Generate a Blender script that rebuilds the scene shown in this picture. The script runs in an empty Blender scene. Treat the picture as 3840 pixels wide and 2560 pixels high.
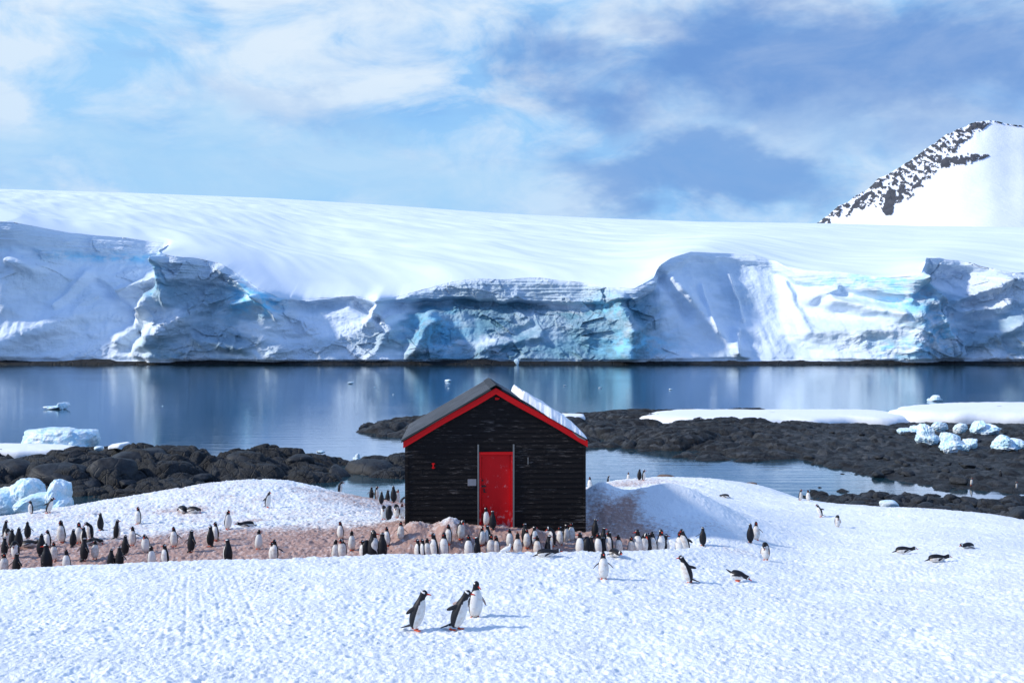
import bpy, math, random
import numpy as np
from mathutils import Vector, kdtree

# ------------------------------------------------------------------ camera, sky, sun, exposure
F = 3733.0            # focal length in pixels of a 3840 px wide frame
CZ = 10.3             # camera height above the water
S = bpy.context.scene
cam = bpy.data.cameras.new('camera'); cam.sensor_width = 36; cam.lens = 35.0
cam.clip_end = 20000; cam.clip_start = 0.1
camo = bpy.data.objects.new('camera', cam); S.collection.objects.link(camo)
camo.location = (0, 0, CZ); camo.rotation_euler = (math.radians(90), 0, 0)
S.camera = camo

SUN_EL = math.radians(33); SUN_AZ = math.atan2(-0.98, -0.19)   # where the sun stands, seen from above (x, y)
sdir = Vector((-0.98 * math.cos(SUN_EL), -0.19 * math.cos(SUN_EL), math.sin(SUN_EL)))
sl = bpy.data.lights.new('sun', 'SUN'); sl.energy = 3.7; sl.angle = math.radians(4.0); sl.color = (1.0, 0.935, 0.83)
so = bpy.data.objects.new('sun', sl); S.collection.objects.link(so)
so.rotation_euler = (-sdir).to_track_quat('-Z', 'Y').to_euler()

S.view_settings.view_transform = 'Standard'; S.view_settings.look = 'None'
S.view_settings.exposure = 0.05; S.view_settings.gamma = 1.0
try: S.view_settings.use_curve_mapping = False
except Exception: pass

W = bpy.data.worlds.new('World'); S.world = W; W.use_nodes = True
nt = W.node_tree; nt.nodes.clear()
class G:
    """small node-graph helper"""
    def __init__(s, t): s.t = t
    def n(s, typ, **k):
        nd = s.t.nodes.new(typ)
        for a, b in k.items(): setattr(nd, a, b)
        return nd
    def put(s, sock, v):
        if isinstance(v, bpy.types.NodeSocket): s.t.links.new(v, sock)
        elif v is not None: sock.default_value = v
    def m(s, op, a, b=None, c=None, clamp=False):
        nd = s.n('ShaderNodeMath', operation=op, use_clamp=clamp)
        s.put(nd.inputs[0], a)
        if b is not None: s.put(nd.inputs[1], b)
        if c is not None: s.put(nd.inputs[2], c)
        return nd.outputs[0]
    def mix(s, f, a, b, blend='MIX'):
        nd = s.n('ShaderNodeMix', data_type='RGBA', blend_type=blend)
        s.put(nd.inputs[0], f)
        for i, v in ((6, a), (7, b)):
            if isinstance(v, tuple) and len(v) == 3: v = (*v, 1)
            s.put(nd.inputs[i], v)
        return nd.outputs[2]
    def ramp(s, f, stops, interp='LINEAR'):
        nd = s.n('ShaderNodeValToRGB'); s.put(nd.inputs[0], f); r = nd.color_ramp; r.interpolation = interp
        while len(r.elements) < len(stops): r.elements.new(0.5)
        for e, (p, c) in zip(r.elements, stops):
            e.position = p
            if not isinstance(c, tuple): c = (c, c, c)
            e.color = (*c, 1)
        return nd.outputs[0]
    def noise(s, vec, scale, detail=4, rough=0.55, dist=0.0, out=0):
        nd = s.n('ShaderNodeTexNoise'); s.put(nd.inputs['Vector'], vec)
        nd.inputs['Scale'].default_value = scale; nd.inputs['Detail'].default_value = detail
        nd.inputs['Roughness'].default_value = rough; nd.inputs['Distortion'].default_value = dist
        return nd.outputs[out]
    def map(s, vec, loc=(0, 0, 0), rot=(0, 0, 0), sc=(1, 1, 1)):
        nd = s.n('ShaderNodeMapping'); s.put(nd.inputs[0], vec)
        nd.inputs[1].default_value = loc; nd.inputs[2].default_value = rot; nd.inputs[3].default_value = sc
        return nd.outputs[0]

g = G(nt)
tc = g.n('ShaderNodeTexCoord').outputs['Generated']
sky = g.n('ShaderNodeTexSky', sky_type='NISHITA', sun_disc=False)
sky.sun_elevation = SUN_EL; sky.sun_rotation = math.atan2(sdir.x, sdir.y)
sky.air_density = 1.0; sky.dust_density = 0.6; sky.ozone_density = 2.0
sep = g.n('ShaderNodeSeparateXYZ'); g.put(sep.inputs[0], tc)
dx, dy, dz = sep.outputs
warp = g.noise(g.map(tc, sc=(1, 1, 1.8)), 3.2, 6, 0.6, 0.0, out=1)
wn = g.n('ShaderNodeVectorMath', operation='MULTIPLY_ADD'); g.put(wn.inputs[0], warp)
wn.inputs[1].default_value = (0.42, 0.0, 0.22); wn.inputs[2].default_value = (-0.21, 0, -0.11)
wadd = g.n('ShaderNodeVectorMath', operation='ADD'); g.put(wadd.inputs[0], tc); g.put(wadd.inputs[1], wn.outputs[0])
wv = wadd.outputs[0]
ws = g.n('ShaderNodeSeparateXYZ'); g.put(ws.inputs[0], wv)
EN = g.noise(g.map(tc, loc=(5, 2, 9), sc=(1.0, 1.0, 1.9)), 9.0, 9, 0.55, 0.3)
def cloud_blob(px, py, rx, ry, tilt=0.0, edge=0.6):
    """soft elliptical bank of cloud round one direction of the sky"""
    u, v = (px - 1920) / F, (1280 - py) / F
    l = math.sqrt(1 + u * u + v * v); cx, cz = u / l, v / l
    ax = g.m('SUBTRACT', ws.outputs[0], cx); az = g.m('SUBTRACT', ws.outputs[2], cz)
    az = g.m('SUBTRACT', az, g.m('MULTIPLY', ax, tilt))
    q = g.m('ADD', g.m('POWER', g.m('ABSOLUTE', g.m('DIVIDE', ax, rx / F)), 2.0), g.m('POWER', g.m('ABSOLUTE', g.m('DIVIDE', az, ry / F)), 2.0))
    d = g.m('SQRT', q)
    d = g.m('ADD', d, g.m('MULTIPLY', g.m('SUBTRACT', EN, 0.5), 0.95))
    front = g.m('GREATER_THAN', dy, 0.0)
    r = g.n('ShaderNodeMapRange', interpolation_type='SMOOTHSTEP'); g.put(r.inputs[0], d)
    r.inputs[1].default_value = 1.25; r.inputs[2].default_value = edge; r.inputs[3].default_value = 0; r.inputs[4].default_value = 1
    return g.m('MULTIPLY', r.outputs[0], front)
# all cloud radiances are multiplied by 10 since the Background strength is 0.1
n1 = g.noise(g.map(tc, rot=(0, 0.30, 0), sc=(1.0, 1.0, 2.1)), 3.8, 9, 0.56, 0.35)
n2 = g.noise(g.map(tc, loc=(3, 1, 2), rot=(0, 0.35, 0), sc=(1.2, 1.0, 2.5)), 6.5, 9, 0.60, 0.45)
n3 = g.noise(g.map(tc, loc=(7, 4, 2), rot=(0, -0.25, 0), sc=(1.0, 1.0, 4.0)), 11.0, 7, 0.6, 0.4)
SKYB = (1.9, 4.7, 9.2)
SKYL = (3.5, 6.5, 9.9)
CLW = (7.6, 8.8, 10.0)
CLD = (1.45, 3.1, 6.8)
base = g.mix(g.ramp(n1, [(0.30, 0.0), (0.62, 1.0)]), SKYB, SKYL)
base = g.mix(g.m('MULTIPLY', g.ramp(n2, [(0.41, 0.0), (0.60, 1.0)]), 0.92), base, CLW)
hz = g.ramp(dz, [(0.0, 0.75), (0.30, 0.0)])
base = g.mix(g.m('MULTIPLY', hz, 0.7), base, (3.3, 5.9, 9.2))
base = g.mix(g.m('MULTIPLY', g.ramp(n3, [(0.50, 0.0), (0.75, 1.0)]), 0.35), base, (2.6, 4.6, 8.2))
lt1 = cloud_blob(1500, 230, 900, 230, 0.22, 0.0)
base = g.mix(g.m('MULTIPLY', lt1, g.ramp(n2, [(0.38, 0.1), (0.62, 0.95)])), base, CLW)
dk1 = cloud_blob(3020, 230, 860, 250, -0.03, 0.5)
dk1 = g.m('MULTIPLY', dk1, g.ramp(n2, [(0.40, 1.0), (0.70, 0.82)]))
base = g.mix(g.m('MULTIPLY', dk1, 0.97), base, CLD)
lt2 = cloud_blob(2950, 470, 480, 165, 0.0, 0.2)
base = g.mix(g.m('MULTIPLY', lt2, 0.55), base, (4.4, 6.4, 9.2))
dk2 = cloud_blob(2650, 680, 640, 150, -0.08, 0.5)
base = g.mix(g.m('MULTIPLY', dk2, 0.88), base, (1.75, 3.6, 7.3))
dk3 = cloud_blob(3650, 420, 330, 120, 0.1, 0.2)
base = g.mix(g.m('MULTIPLY', dk3, 0.6), base, (2.3, 4.2, 8.0))
lo = cloud_blob(900, 640, 1300, 150, -0.04, 0.3)
base = g.mix(g.m('MULTIPLY', lo, 0.75), base, (4.0, 6.7, 9.5))
dk4 = cloud_blob(1000, 490, 560, 80, -0.12, 0.2)
base = g.mix(g.m('MULTIPLY', dk4, 0.4), base, (3.0, 5.0, 8.3))
over = g.ramp(dz, [(0.42, 0.0), (0.75, 1.0)])
base = g.mix(g.m('MULTIPLY', over, 0.85), base, (1.7, 3.3, 7.8))
behind = g.ramp(g.m('MULTIPLY_ADD', dy, -0.5, 0.5), [(0.52, 0.0), (0.70, 1.0)])
base = g.mix(g.m('MULTIPLY', behind, 0.7), base, (1.9, 3.5, 7.5))
full = g.mix(0.93, sky.outputs[0], base)
bg = g.n('ShaderNodeBackground'); g.put(bg.inputs[0], full); bg.inputs[1].default_value = 0.1
out = g.n('ShaderNodeOutputWorld'); g.put(out.inputs[0], bg.outputs[0])

# ------------------------------------------------------------------ helpers
rs = np.random.RandomState(7)
PERM = rs.permutation(256); PERM = np.concatenate([PERM, PERM, PERM])
GRAD = rs.normal(size=(256, 3)); GRAD /= np.linalg.norm(GRAD, axis=1)[:, None]
def pn(x, y, z=0.0):
    """Perlin noise, about -0.6 .. 0.6"""
    x, y, z = np.broadcast_arrays(np.asarray(x, float), np.asarray(y, float), np.asarray(z, float))
    xi, yi, zi = np.floor(x).astype(int), np.floor(y).astype(int), np.floor(z).astype(int)
    xf, yf, zf = x - xi, y - yi, z - zi
    u, v, w = [t * t * t * (t * (t * 6 - 15) + 10) for t in (xf, yf, zf)]
    xi &= 255; yi &= 255; zi &= 255
    r = 0
    for a in (0, 1):
        for b in (0, 1):
            for c in (0, 1):
                h = PERM[PERM[PERM[xi + a] + yi + b] + zi + c]
                gg = GRAD[h]
                d = gg[..., 0] * (xf - a) + gg[..., 1] * (yf - b) + gg[..., 2] * (zf - c)
                r = r + d * (u if a else 1 - u) * (v if b else 1 - v) * (w if c else 1 - w)
    return r
def fbm(x, y, z=0.0, o=4, lac=2.03, gain=0.5):
    r = 0; a = 1.0
    for i in range(o):
        r = r + a * pn(x, y, z + 13.7 * i); x = x * lac; y = y * lac; z = np.asarray(z) * lac if not np.isscalar(z) else z * lac
        a *= gain
    return r
def ridged(x, y, z=0.0, o=4, gain=0.5):
    r = 0; a = 1.0
    for i in range(o):
        r = r + a * (1 - 2.6 * np.abs(pn(x, y, z + 7.3 * i))); x = x * 2.07; y = y * 2.07; a *= gain
    return r
def worley(x, y, seed=0):
    """distances to the nearest two jittered points, and the id of the nearest"""
    xi, yi = np.floor(x).astype(int), np.floor(y).astype(int)
    f1 = np.full(x.shape, 9.0); f2 = np.full(x.shape, 9.0); idn = np.zeros(x.shape, int)
    for a in (-1, 0, 1):
        for b in (-1, 0, 1):
            h = PERM[(PERM[(xi + a + seed) & 255] + yi + b) & 255]
            h2 = PERM[(h + 91) & 255]
            d = np.hypot(xi + a + h / 255.0 - x, yi + b + h2 / 255.0 - y)
            closer = d < f1
            f2 = np.where(closer, f1, np.minimum(f2, d)); idn = np.where(closer, h, idn); f1 = np.where(closer, d, f1)
    return f1, f2, idn
def sstep(a, b, x):
    t = np.clip((x - a) / (b - a), 0, 1); return t * t * (3 - 2 * t)

class TPS:
    def __init__(s, pts, k=0.0):
        p = np.array(pts, float); s.p = p[:, :2] / 10; n = len(p)
        r = np.linalg.norm(s.p[:, None] - s.p[None], axis=2)
        K = np.where(r > 0, r * r * np.log(r + 1e-12), 0) + np.eye(n) * k
        P = np.hstack([np.ones((n, 1)), s.p])
        A = np.block([[K, P], [P.T, np.zeros((3, 3))]])
        s.w = np.linalg.solve(A, np.concatenate([p[:, 2], np.zeros(3)]))
    def __call__(s, x, y):
        x = np.asarray(x, float) / 10; y = np.asarray(y, float) / 10
        r = s.w[-3] + s.w[-2] * x + s.w[-1] * y
        for (a, b), w in zip(s.p, s.w[:-3]):
            q = (x - a) ** 2 + (y - b) ** 2
            r = r + w * 0.5 * q * np.log(q + 1e-12)
        return r
def P3(px, py, d):
    """a point of the place at depth d that the lens sees at px, py"""
    return ((px - 1920) / F * d, d, CZ - (py - 1280) / F * d)
def PZ(px, d, z):
    return ((px - 1920) / F * d, d, z)

def tag(o, label=None, cat=None, group=None, kind=None):
    if label: o['label'] = label
    if cat: o['category'] = cat
    if group: o['group'] = group
    if kind: o['kind'] = kind
    return o
def link(name, me, mat=None, parent=None, smooth=True):
    o = bpy.data.objects.new(name, me); S.collection.objects.link(o)
    if mat:
        for mm in (mat if isinstance(mat, list) else [mat]): me.materials.append(mm)
    if parent: o.parent = parent
    if smooth: me.polygons.foreach_set('use_smooth', [True] * len(me.polygons))
    return o
def empty(name, loc, rz=0):
    o = bpy.data.objects.new(name, None); S.collection.objects.link(o); o.location = loc; o.rotation_euler = (0, 0, rz)
    o.empty_display_size = 0.2
    return o
def gridmesh(name, X, Y, Z, attrs=None):
    """mesh from 2-D coordinate arrays"""
    r, c = X.shape
    me = bpy.data.meshes.new(name)
    co = np.stack([X, Y, Z], -1).reshape(-1, 3).astype(np.float32)
    i = np.arange(r * c).reshape(r, c)
    q = np.stack([i[:-1, :-1], i[:-1, 1:], i[1:, 1:], i[1:, :-1]], -1).reshape(-1, 4)
    me.vertices.add(len(co)); me.vertices.foreach_set('co', co.ravel())
    me.loops.add(q.size); me.loops.foreach_set('vertex_index', q.ravel().astype(np.int32))
    me.polygons.add(len(q)); me.polygons.foreach_set('loop_start', np.arange(0, q.size, 4, dtype=np.int32))
    try: me.polygons.foreach_set('loop_total', np.full(len(q), 4, dtype=np.int32))
    except Exception: pass
    me.update(calc_edges=True)
    for k, v in (attrs or {}).items():
        a = me.attributes.new(k, 'FLOAT', 'POINT'); a.data.foreach_set('value', v.ravel().astype(np.float32))
    return me
def pymesh(name, V, Fc):
    me = bpy.data.meshes.new(name); me.from_pydata([tuple(v) for v in V], [], [tuple(f) for f in Fc]); me.update(); return me
class MB:
    """collects shapes for ONE mesh"""
    def __init__(s): s.V = []; s.F = []; s.M = []
    def add(s, V, Fc, m=0):
        o = len(s.V); s.V += [tuple(v) for v in V]; s.F += [tuple(i + o for i in f) for f in Fc]; s.M += [m] * len(Fc)
    def box(s, x0, x1, y0, y1, z0, z1, m=0):
        s.add([(x0,y0,z0),(x1,y0,z0),(x1,y1,z0),(x0,y1,z0),(x0,y0,z1),(x1,y0,z1),(x1,y1,z1),(x0,y1,z1)],
              [(0,3,2,1),(4,5,6,7),(0,1,5,4),(1,2,6,5),(2,3,7,6),(3,0,4,7)], m)
    def prism(s, poly, y0, y1, m=0):
        """polygon in x,z swept from y0 to y1"""
        n = len(poly); V = [(x, y0, z) for x, z in poly] + [(x, y1, z) for x, z in poly]
        s.add(V, [tuple(range(n)), tuple(range(2*n-1, n-1, -1))] + [(i, i + n, (i+1) % n + n, (i+1) % n) for i in range(n)], m)
    def tube(s, p0, p1, r0, r1, n=10, m=0):
        p0, p1 = Vector(p0), Vector(p1); t = (p1 - p0).normalized(); a = t.orthogonal().normalized(); b = t.cross(a)
        V = []
        for p, r in ((p0, r0), (p1, r1)):
            for k in range(n):
                th = 2 * math.pi * k / n; V.append(p + (a * math.cos(th) + b * math.sin(th)) * r)
        s.add(V, [(k, (k+1) % n, (k+1) % n + n, k + n) for k in range(n)] + [tuple(range(n-1, -1, -1)), tuple(range(n, 2*n))], m)
    def build(s, name, mat, parent=None, bevel=0, smooth=False):
        me = pymesh(name, s.V, s.F)
        o = link(name, me, mat, parent, smooth)
        if isinstance(mat, list): me.polygons.foreach_set('material_index', s.M)
        if bevel:
            b = o.modifiers.new('bevel', 'BEVEL'); b.width = bevel; b.segments = 2; b.limit_method = 'ANGLE'
        return o

# ------------------------------------------------------------------ materials
def mat(name, fn):
    m = bpy.data.materials.new(name); m.use_nodes = True; t = m.node_tree; t.nodes.clear(); q = G(t)
    o = q.n('ShaderNodeOutputMaterial'); b = q.n('ShaderNodeBsdfPrincipled'); t.links.new(b.outputs[0], o.inputs[0])
    fn(q, b, o); return m
def setc(q, b, col, rough=0.7, spec=0.3):
    if isinstance(col, tuple) and len(col) == 3: col = (*col, 1)
    q.put(b.inputs['Base Color'], col); q.put(b.inputs['Roughness'], rough); q.put(b.inputs['Specular IOR Level'], spec)
def bump(q, b, h, strength=0.5, dist=0.05):
    n = q.n('ShaderNodeBump'); n.inputs['Strength'].default_value = strength; n.inputs['Distance'].default_value = dist
    q.put(n.inputs['Height'], h); q.put(b.inputs['Normal'], n.outputs[0])
def obj_c(q): return q.n('ShaderNodeTexCoord').outputs['Object']
def attr(q, name): return q.n('ShaderNodeAttribute', attribute_name=name).outputs['Fac']

SNOW = (0.87, 0.91, 0.95)
def f_snow(q, b, o):
    p = obj_c(q)
    st = attr(q, 'stain')
    n = q.noise(p, 6.5, 7, 0.72); n2 = q.noise(q.map(p, sc=(1, 1.6, 1)), 22, 4, 0.65)
    cov = q.m('MULTIPLY_ADD', st, 1.9, q.m('MULTIPLY_ADD', n, 3.2, -2.45), clamp=True)
    dirt = q.mix(n2, (0.24, 0.105, 0.075), (0.58, 0.36, 0.29))
    c = q.mix(q.m('MULTIPLY', cov, 0.92), SNOW, dirt)
    speck = q.ramp(q.noise(p, 9.0, 3, 0.5), [(0.70, 0.0), (0.76, 1.0)])
    c = q.mix(q.m('MULTIPLY', q.m('MULTIPLY', speck, q.m('ADD', st, 0.10, clamp=True)), 0.8), c, (0.24, 0.14, 0.12))
    setc(q, b, c, 0.75, 0.25)
    h = q.m('ADD', q.noise(q.map(p, sc=(1, 0.7, 1)), 15, 6, 0.66), q.m('MULTIPLY', q.noise(p, 48, 3, 0.6), 0.5))
    lv = q.ramp(q.noise(p, 0.7, 4, 0.6), [(0.35, 0.35), (0.65, 1.25)])
    bump(q, b, q.m('MULTIPLY', h, lv), 0.62, 0.07)
M_SNOW = mat('trampled_snow', f_snow)
def f_dome(q, b, o):
    p = obj_c(q); ic = attr(q, 'ice'); st = attr(q, 'strata')
    n = q.noise(q.map(p, sc=(0.06, 0.06, 0.10)), 1.0, 6, 0.6)
    f = q.m('MULTIPLY', ic, q.ramp(n, [(0.28, 0.4), (0.55, 1.0)]))
    ice_shade_c = q.mix(q.noise(q.map(p, sc=(0.2, 0.2, 0.5)), 1.0, 4, 0.5), (0.07, 0.20, 0.29), (0.26, 0.47, 0.61))  # ice tint, darkened so it also paints shade on the recessed face
    c = q.mix(f, (0.77, 0.865, 0.97), ice_shade_c)
    blue = q.m('MULTIPLY', attr(q, 'blue'), q.ramp(q.noise(q.map(p, sc=(0.15, 0.15, 0.3)), 1.0, 4, 0.6), [(0.42, 0.0), (0.60, 1.0)]))
    c = q.mix(blue, c, (0.25, 0.66, 0.92))
    setc(q, b, c, 0.7, 0.25)
    wv = q.noise(q.map(p, rot=(0, 0.04, 0), sc=(0.02, 0.02, 1.3)), 1.0, 4, 0.6)
    h1 = q.m('MULTIPLY', wv, q.m('MULTIPLY', st, 0.7))
    h2 = q.m('MULTIPLY', q.m('ADD', q.noise(p, 0.45, 8, 0.68), q.m('MULTIPLY', q.noise(q.map(p, rot=(0, .3, 0), sc=(1, 1, .25)), 0.9, 5, 0.6), .5)), attr(q, 'rough'))
    bump(q, b, q.m('ADD', h1, h2), 0.55, 2.0)
M_GLAC = mat('glacier_snow_and_ice', f_dome)
def rockmat(name, c0, c1, sc=1.0, bs=0.8, wet=True, cells=0.0):
    def fn(q, b, o):
        p = q.map(obj_c(q), sc=(sc, sc, sc))
        g_ = q.n('ShaderNodeNewGeometry')
        n = q.noise(p, 0.9, 8, 0.62); m_ = q.noise(p, 6.0, 6, 0.65)
        c = q.mix(q.ramp(n, [(0.35, 0.0), (0.65, 1.0)]), c0, c1)
        c = q.mix(q.m('MULTIPLY', q.ramp(m_, [(0.45, 0.0), (0.7, 1.0)]), 0.45), c, tuple(v * 1.5 for v in c1))
        if cells:
            vc = q.n('ShaderNodeTexVoronoi'); q.put(vc.inputs['Vector'], obj_c(q)); vc.inputs['Scale'].default_value = cells
            vs = q.n('ShaderNodeSeparateColor'); q.put(vs.inputs[0], vc.outputs['Color'])
            c = q.mix(q.ramp(vs.outputs[0], [(0.55, 0.0), (0.95, 0.9)]), c, (0.070, 0.075, 0.082))
            c = q.mix(q.ramp(vs.outputs[1], [(0.6, 0.0), (0.9, 0.8)]), c, (0.006, 0.006, 0.008))
        if wet:
            s_ = q.n('ShaderNodeSeparateXYZ'); q.put(s_.inputs[0], g_.outputs['Position'])
            w = q.ramp(q.m('ADD', s_.outputs[2], q.m('MULTIPLY', n, 0.3)), [(0.30, 1.0), (0.48, 0.0)])
            c = q.mix(q.m('MULTIPLY', w, 0.6), c, (0.012, 0.013, 0.015))
        setc(q, b, c, 0.62, 0.3)
        v = q.n('ShaderNodeTexVoronoi', feature='DISTANCE_TO_EDGE'); q.put(v.inputs['Vector'], q.mix(0.12, p, q.noise(p, 1.5, 3, 0.5, out=1), 'ADD')); v.inputs['Scale'].default_value = 1.1
        cr = q.ramp(v.outputs[0], [(0.0, 0.0), (0.05, 1.0)])
        bump(q, b, q.m('ADD', q.m('MULTIPLY', cr, 0.55), q.m('ADD', q.noise(p, 5, 8, 0.7), q.m('MULTIPLY', n, 1.0))), bs, 0.25 / sc)
    return mat(name, fn)
M_ROCK = rockmat('dark_shore_rock', (0.006, 0.008, 0.011), (0.030, 0.034, 0.040))
M_ROCKF = rockmat('far_shore_rock', (0.003, 0.004, 0.006), (0.009, 0.009, 0.010), 0.15)
M_BOULD = rockmat('boulder_rock', (0.010, 0.012, 0.016), (0.037, 0.042, 0.049), 2.5, 0.5)
M_BEACH = rockmat('stony_beach', (0.008, 0.010, 0.012), (0.034, 0.037, 0.041), 2.2, 1.0, True, 1.7)
def f_brown(q, b, o):
    setc(q, b, q.mix(q.noise(obj_c(q), 8, 5, 0.6), (0.07, 0.05, 0.04), (0.28, 0.2, 0.15)), 0.8)
    bump(q, b, q.noise(obj_c(q), 14, 6, 0.65), 0.6, 0.04)
M_BROWN = mat('guano_stained_rock', f_brown)
def f_ice(q, b, o):
    p = obj_c(q); n = q.noise(p, 1.6, 5, 0.6)
    gm = q.n('ShaderNodeNewGeometry')
    c = q.mix(q.ramp(n, [(0.38, 0.0), (0.60, 1.0)]), (0.86, 0.92, 0.96), (0.52, 0.79, 0.95))
    setc(q, b, c, 0.35, 0.4)
    q.put(b.inputs['Subsurface Weight'], 0.0)
    bump(q, b, q.m('ADD', q.noise(p, 5, 5, 0.6), q.m('MULTIPLY', q.noise(p, 17, 4, 0.6), 0.4)), 0.5, 0.12)
M_ICE = mat('glacier_ice', f_ice)
def f_bank(q, b, o):
    p = obj_c(q); setc(q, b, (0.87, 0.90, 0.94), 0.7, 0.2)
    bump(q, b, q.noise(p, 1.2, 6, 0.6), 0.4, 0.15)
M_BANK = mat('snow_bank', f_bank)
def f_water(q, b, o):
    p = obj_c(q)
    t = q.t
    w1 = q.noise(q.map(p, sc=(0.10, 0.9, 1)), 1.0, 4, 0.55)
    w2 = q.noise(q.map(p, rot=(0, 0, 0.15), sc=(1.2, 5.0, 1)), 1.0, 4, 0.6)
    pat = q.ramp(q.noise(q.map(p, sc=(0.012, 0.03, 1)), 1.0, 3, 0.5), [(0.35, 0.25), (0.65, 1.0)])
    nb = q.n('ShaderNodeBump'); nb.inputs['Strength'].default_value = 0.22; nb.inputs['Distance'].default_value = 0.10
    q.put(nb.inputs['Height'], q.m('ADD', w1, q.m('MULTIPLY', q.m('MULTIPLY', w2, 0.30), pat)))
    setc(q, b, (0.012, 0.045, 0.075), 0.10, 0.0)
    gl = q.n('ShaderNodeBsdfGlossy'); gl.inputs['Color'].default_value = (0.76, 0.83, 0.89, 1); gl.inputs['Roughness'].default_value = 0.04
    q.put(gl.inputs['Normal'], nb.outputs[0])
    df = q.n('ShaderNodeBsdfDiffuse'); df.inputs['Color'].default_value = (0.015, 0.055, 0.075, 1)
    lw = q.n('ShaderNodeLayerWeight'); lw.inputs[0].default_value = 0.5
    fac = q.ramp(lw.outputs['Facing'], [(0.0, 0.03), (0.6, 0.12), (0.86, 0.62), (0.97, 0.88)])
    mx = q.n('ShaderNodeMixShader'); q.put(mx.inputs[0], fac); q.put(mx.inputs[1], df.outputs[0]); q.put(mx.inputs[2], gl.outputs[0])
    t.links.new(mx.outputs[0], o.inputs[0])
M_WATER = mat('calm_bay_water', f_water)
def f_wood(q, b, o):
    p = obj_c(q)
    a = q.noise(q.map(p, sc=(2.2, 2.2, 26)), 1.0, 7, 0.72)
    a2 = q.noise(q.map(p, sc=(0.7, 0.7, 1.2)), 1.0, 2, 0.5)
    ch = q.ramp(q.m('ADD', a, q.m('MULTIPLY', q.m('SUBTRACT', a2, 0.5), 0.25)), [(0.575, 0.0), (0.68, 1.0)])
    fine = q.noise(q.map(p, sc=(6, 6, 60)), 1.0, 6, 0.7)
    c = q.mix(fine, (0.005, 0.0042, 0.0048), (0.017, 0.0145, 0.0145))
    c = q.mix(q.m('MULTIPLY', ch, q.m('MULTIPLY_ADD', fine, 1.2, -0.05, clamp=True)), c, (0.22, 0.20, 0.19))
    setc(q, b, c, 0.75, 0.12)
    bump(q, b, q.m('SUBTRACT', fine, ch), 0.5, 0.01)
M_WOOD = mat('flaking_black_boards', f_wood)
def f_red(q, b, o):
    p = obj_c(q)
    s_ = q.n('ShaderNodeSeparateXYZ'); q.put(s_.inputs[0], p)
    low = q.ramp(s_.outputs[2], [(0.0, 1.0), (0.85, 0.0)])       # scuffs low on the door: the origin is at its foot
    n = q.noise(q.map(p, sc=(9, 9, 7)), 1.0, 7, 0.7)
    sc = q.ramp(q.m('ADD', n, q.m('MULTIPLY', low, 0.16)), [(0.615, 0.0), (0.70, 1.0)])
    c = q.mix(q.noise(p, 3, 4, 0.6), (0.48, 0.001, 0.004), (0.64, 0.002, 0.006))
    c = q.mix(q.m('MULTIPLY', sc, 0.55), c, (0.62, 0.32, 0.33))
    setc(q, b, c, 0.55, 0.2); bump(q, b, n, 0.2, 0.01)
M_RED = mat('red_door_paint', f_red)
def f_trim(q, b, o):
    p = obj_c(q); n = q.noise(p, 5, 7, 0.7)
    c = q.mix(n, (0.46, 0.001, 0.003), (0.64, 0.003, 0.005)); c = q.mix(q.ramp(n, [(0.70, 0.0), (0.74, 0.7)]), c, (0.5, 0.4, 0.38))
    setc(q, b, c, 0.55, 0.2)
M_TRIM = mat('red_trim_paint', f_trim)
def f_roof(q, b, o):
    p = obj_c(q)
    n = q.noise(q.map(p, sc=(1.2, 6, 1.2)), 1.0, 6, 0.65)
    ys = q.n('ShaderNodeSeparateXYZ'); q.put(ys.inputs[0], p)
    rib_shade = q.m('SINE', q.m('MULTIPLY', ys.outputs[1], 6.28318 / 0.56))
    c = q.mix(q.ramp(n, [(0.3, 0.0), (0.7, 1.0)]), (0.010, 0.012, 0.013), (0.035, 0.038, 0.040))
    c = q.mix(q.ramp(q.m('ADD', rib_shade, q.m('MULTIPLY', n, 0.8)), [(0.86, 0.0), (1.0, 1.0)]), c, (0.15, 0.155, 0.16))  # rib shading painted into the colour: pale crests, dark furrows
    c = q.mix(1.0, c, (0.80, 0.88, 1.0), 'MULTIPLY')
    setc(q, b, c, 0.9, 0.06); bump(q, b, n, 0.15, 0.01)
M_ROOF = mat('weathered_rib_shaded_roof', f_roof)
def plain(name, c, r=0.6, s=0.3, var=0.25, sc=12.0):
    def fn(q, b, o):
        n = q.noise(obj_c(q), sc, 5, 0.6)
        setc(q, b, q.mix(n, tuple(v * (1 - var) for v in c), tuple(min(1, v * (1 + var)) for v in c)), r, s)
    return mat(name, fn)
M_GREY = plain('bare_grey_wood', (0.17, 0.175, 0.17), 0.8)
M_IRON = plain('dark_iron', (0.012, 0.012, 0.013), 0.5)
M_PLATE = plain('grey_plate', (0.22, 0.22, 0.24), 0.6)
def f_peng(q, b, o):
    a = q.n('ShaderNodeAttribute', attribute_name='col')
    n = q.noise(obj_c(q), 60, 4, 0.6)
    c = q.mix(q.m('MULTIPLY', n, 0.35), a.outputs['Color'], q.mix(0.5, a.outputs['Color'], (0.03, 0.03, 0.035)))
    rnd = q.n('ShaderNodeObjectInfo').outputs['Random']
    dn = q.ramp(q.m('ADD', q.noise(obj_c(q), 9, 4, 0.6), q.m('MULTIPLY', rnd, 0.22)), [(0.58, 0.0), (0.78, 1.0)])
    c = q.mix(q.m('MULTIPLY', dn, 0.6), c, q.mix(1.0, c, (0.66, 0.50, 0.40), 'MULTIPLY'))
    setc(q, b, c, 0.5, 0.25); bump(q, b, n, 0.25, 0.004)
M_PENG = mat('penguin_plumage', f_peng)
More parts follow.
